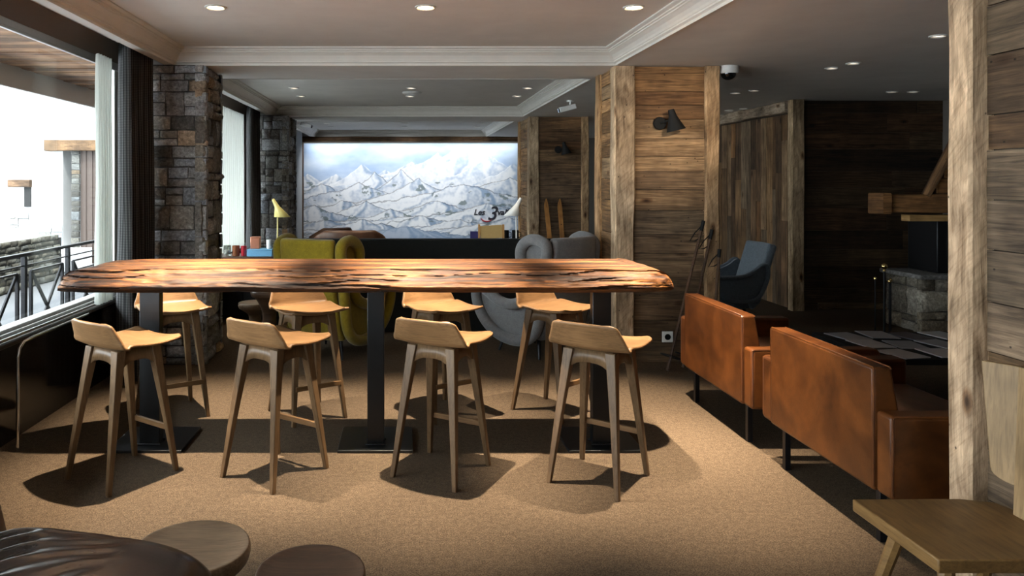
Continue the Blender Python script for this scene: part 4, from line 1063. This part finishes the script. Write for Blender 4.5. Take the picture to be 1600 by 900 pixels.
# sideboard carrying purple card and speakers behind
sb = thing('sideboard', 'low dark sideboard behind the partition in front of the mural lettering', 'sideboard', (1.35, 12.2, 0))
mb = MB(); mb.box((0, 0, .36), (1.3, .4, .68)); mb.build('cabinet_body', 'walnut_dark', sb, bevel=.005)
for s in (-1, 1):
    mb = MB(); mb.box((s*.32, -.207, .36), (.62, .018, .6)); d_ = mb.build('door', 'walnut_dark', sb, bevel=.003)
    mb = MB(); mb.box((s*.05, -.222, .40), (.012, .014, .12)); mb.build('handle', 'brass', d_)
mb = MB(); mb.box((0, 0, .07), (.13, .02, .14), rot=Matrix.Rotation(.1, 3, 'X')); mb.box((0, .03, .06), (.05, .05, .1))
tag(mb.build('picture_card', 'purple', loc=(1.16, 12.15, .703)), 'small purple picture card left of the tan folding chair', 'card')
for k, (x, l) in enumerate(((1.68, 'dark mug left of the white lamp pole, before the mural'), (1.84, 'dark mug right of the white lamp pole, before the mural'))):
    mb = MB(); mb.lathe([(.05, 0), (.055, .01), (.055, .16), (.05, .16), (.045, .02), (.0001, .02)], 20); mb.tube([(.05, 0, .13), (.09, 0, .12), (.09, 0, .05), (.05, 0, .04)], .008, 6)
    tag(mb.build('mug', 'black' , loc=(x, 12.15, .702), smooth=True), l, 'mug', 'dark mugs before the mural')
mb = MB(); mb.lathe([(.03, 0), (.04, .01), (.055, .05), (.04, .1), (.02, .13), (.0001, .135)], 20)
vs_ = mb.build('glass_lantern', 'red', loc=(-1.72, 10.2, .762), smooth=True); tag(vs_, 'small dark red glass lantern right of the yellow lamp', 'lantern')
ls = thing('side_table', 'slim black side table carrying the red lantern before the farther stone pillar', 'table', (-1.72, 10.2, 0))
mb = MB(); mb.lathe([(.2, .735), (.2, .76), (.0001, .76)], 28); mb.build('table_top', 'black', ls)
mb = MB(); mb.lathe([(.14, 0), (.14, .015), (.015, .03), (.015, .735), (.0001, .735)], 16); mb.build('pedestal', 'black', ls, smooth=True)
vs_.location.z = .7605

# ================================================================== ceiling fittings
def downlight(x, y, z, label, on, group, r=.052):
    t = thing('downlight', label, 'ceiling light', (x, y, z), 0, group)
    mb = MB(); mb.lathe([(r+.016, .0), (r+.016, -.006), (r+.004, -.010), (r-.004, -.004), (r-.006, 0)], 28); mb.build('trim_ring', 'white', t, smooth=True)
    mb = MB(); mb.lathe([(r-.006, -.0015), (.0001, -.0015)], 24); mb.build('lamp_face', on, t)
def spot(x, y, z, power, ang=110, blend=.6, col=(1, .84, .64), rad=.03, d=(0, 0, -1)):
    l = bpy.data.lights.new('spot_lamp', 'SPOT'); l.energy = power; l.spot_size = math.radians(ang); l.spot_blend = blend; l.color = col; l.shadow_soft_size = rad
    o = bpy.data.objects.new('spot_lamp', l); C.objects.link(o); o.location = (x, y, z); o.rotation_euler = Vector(d).to_track_quat('-Z', 'Y').to_euler(); return o
tk = thing('ceiling_spotlight', 'black adjustable spotlight under the low ceiling aimed at the wide board column', 'spotlight', (2.35, 3.45, HL))
mb = MB(); mb.lathe([(.05, 0), (.05, -.02), (.0001, -.02)], 20); mb.tube([(0, 0, -.02), (0, 0, -.09)], .01, 8); mb.build('mount', 'black', tk)
mb = MB(); mb.tube([(0, -.05, -.08), (0, .05, -.11)], [.035, .045], 16); mb.build('lamp_head', 'black', tk, smooth=True, angle=40)
spot(2.35, 3.51, HL-.115, 230, 28, 1.0, rad=.03, d=(.03, 3.2, -.45))
ga = 'downlights in the nearest ceiling bay'
for x, l in ((-1.31, 'left recessed downlight in the nearest ceiling bay'), (.15, 'middle recessed downlight in the nearest ceiling bay'), (1.60, 'right recessed downlight in the nearest ceiling bay')):
    downlight(x, 5.12, HU, l, 'lamp_on', ga, .058); spot(x, 5.12, HU-.03, 1250, 52, 1.0, rad=.018)
for x, p in ((-1.31, 'left'), (.15, 'middle'), (1.60, 'right')):
    downlight(x, 4.22, HU, '%s downlight of the row just above the near-side bar stools' % p, 'lamp_on', ga, .058); spot(x, 4.22, HU-.03, 1250, 52, 1.0, rad=.018)
gb = 'paired downlights in the second ceiling bay'
for y, n_ in ((9.5, 'nearer'), (10.4, 'farther')):
    for x, p in ((-1.42 if y < 10 else -1.45, 'left'), (.09, 'middle'), (1.60, 'right')):
        downlight(x, y, HU, '%s downlight of the %s pair in the second ceiling bay' % (n_, p), 'lamp_low', gb); spot(x, y, HU-.03, 60, 90, 1)
gc = 'paired downlights in the farthest ceiling bay'
for y, n_ in ((15.2, 'nearer'), (16.1, 'farther')):
    for x, p in ((-1.6, 'left'), (.02, 'middle'), (1.6, 'right')):
        downlight(x, y, HU, '%s downlight of the %s pair in the farthest ceiling bay' % (n_, p), 'lamp_low', gc)
        if y > 16: spot(x, y, HU-.03, 95, 100, 1.0, (.92, .95, 1), .03, (0, 1.3, -1.6))
gd = 'downlights in the low ceiling on the right'
for x, y, l in ((4.0, 6.88, 'nearer of two downlights in the low ceiling right of the dome camera'), (4.03, 6.60, 'nearest to the camera of the low-ceiling pair above the armchairs'),
                (5.75, 8.67, 'left of two downlights in the low ceiling near the fireplace hood'), (6.0, 8.67, 'right of two downlights in the low ceiling near the fireplace hood'),
                (3.97, 8.8, 'left of the low-ceiling downlights just behind the dome camera'), (4.07, 8.55, 'right of the low-ceiling downlights just behind the dome camera'),
                (4.82, 10.9, 'left of the farthest low-ceiling downlights by the vertical board wall'), (4.92, 10.65, 'right of the farthest low-ceiling downlights by the vertical board wall'), (3.90, 5.37, 'low-ceiling downlight touching the foreground timber post in view')):
    downlight(x, y, HL, l, 'lamp_low', gd, .045)
mb = MB(); mb.lathe([(.13, 0), (.13, -.015), (.11, -.03), (.04, -.035), (.0001, -.035)], 32); tag(mb.build('smoke_detector', 'white', loc=(.11, 9.95, HU), smooth=True), 'round white ceiling disc between the middle downlights of the second bay', 'smoke detector')
dm = thing('dome_camera', 'white dome camera with dark glass under the low ceiling, right of the board column', 'security camera', (2.99, 6.78, HL+.003))
mb = MB(); mb.lathe([(.085, 0), (.088, -.01), (.088, -.06), (.08, -.072), (.0001, -.072)], 30); mb.build('housing', 'white', dm, smooth=True)
mb = MB(); mb.lathe([(.066, -.072)]+[(.066*math.cos(a*PI/16), -.072-.058*math.sin(a*PI/16)) for a in range(1, 8)]+[(.0001, -.13)], 30); mb.build('dome', 'fire_glass', dm, smooth=True)
def seccam(loc, label, s):
    t = thing('ceiling_camera', label, 'security camera', loc)
    mb = MB(); mb.lathe([(.045, 0), (.045, -.02), (.0001, -.02)], 16); mb.tube([(0, 0, -.02), (0, 0, -.07)], .012, 8); mb.build('mount', 'white', t)
    mb = MB(); mb.box((s*.04, -.02, -.105), (.22, .075, .07), rot=Matrix.Rotation(s*.25, 3, 'Y')); mb.build('camera_body', 'white', t, bevel=.01)
    mb = MB(); mb.box((s*.155, -.02, -.135), (.012, .055, .05), rot=Matrix.Rotation(s*.25, 3, 'Y')); mb.build('lens', 'fire_glass', t)
seccam((2.17, 9.6, HL), 'small white camera hanging from the low ceiling between the two board columns', -1)
seccam((-1.95, 14.4, HU), 'small white camera at the top left corner above the mural', 1)

# ================================================================== light
w = bpy.data.worlds.new('world'); sc.world = w; w.use_nodes = True
bgn = w.node_tree.nodes['Background']; bgn.inputs[0].default_value = (.86, .93, 1.0, 1); bgn.inputs[1].default_value = 14.0
s = bpy.data.lights.new('sun', 'SUN'); s.energy = 7; s.angle = .01; s.color = (1, .96, .9)
so_ = bpy.data.objects.new('sun', s); C.objects.link(so_); so_.rotation_euler = Vector((-.22, .60, -.75)).to_track_quat('-Z', 'Y').to_euler()
for y0, y1 in WINS:
    l = bpy.data.lights.new('window_portal', 'AREA'); l.shape = 'RECTANGLE'; l.size = y1-y0; l.size_y = 1.9; l.cycles.is_portal = True
    o = bpy.data.objects.new('window_portal', l); C.objects.link(o); o.location = (XW-.12, (y0+y1)/2, 1.68)
    o.rotation_euler = (PI/2, 0, -PI/2)
l = bpy.data.lights.new('led_light', 'AREA'); l.shape = 'RECTANGLE'; l.size = 5.0; l.size_y = .03; l.energy = 14; l.color = (.86, .93, 1)
o = bpy.data.objects.new('led_light', l); C.objects.link(o); o.location = (.19, 17.27, 2.57)
o.rotation_euler = Vector((0, .30, -1)).to_track_quat('-Z', 'Y').to_euler()
for x in [-2.15+k*.39 for k in range(13)]:
    spot(x, 17.34, 2.57, .5, 70, .8, (.86, .93, 1), .012, (0, .28, -1))
sc.cycles.sample_clamp_indirect = 4
sc.cycles.max_bounces = 8; sc.cycles.transparent_max_bounces = 12
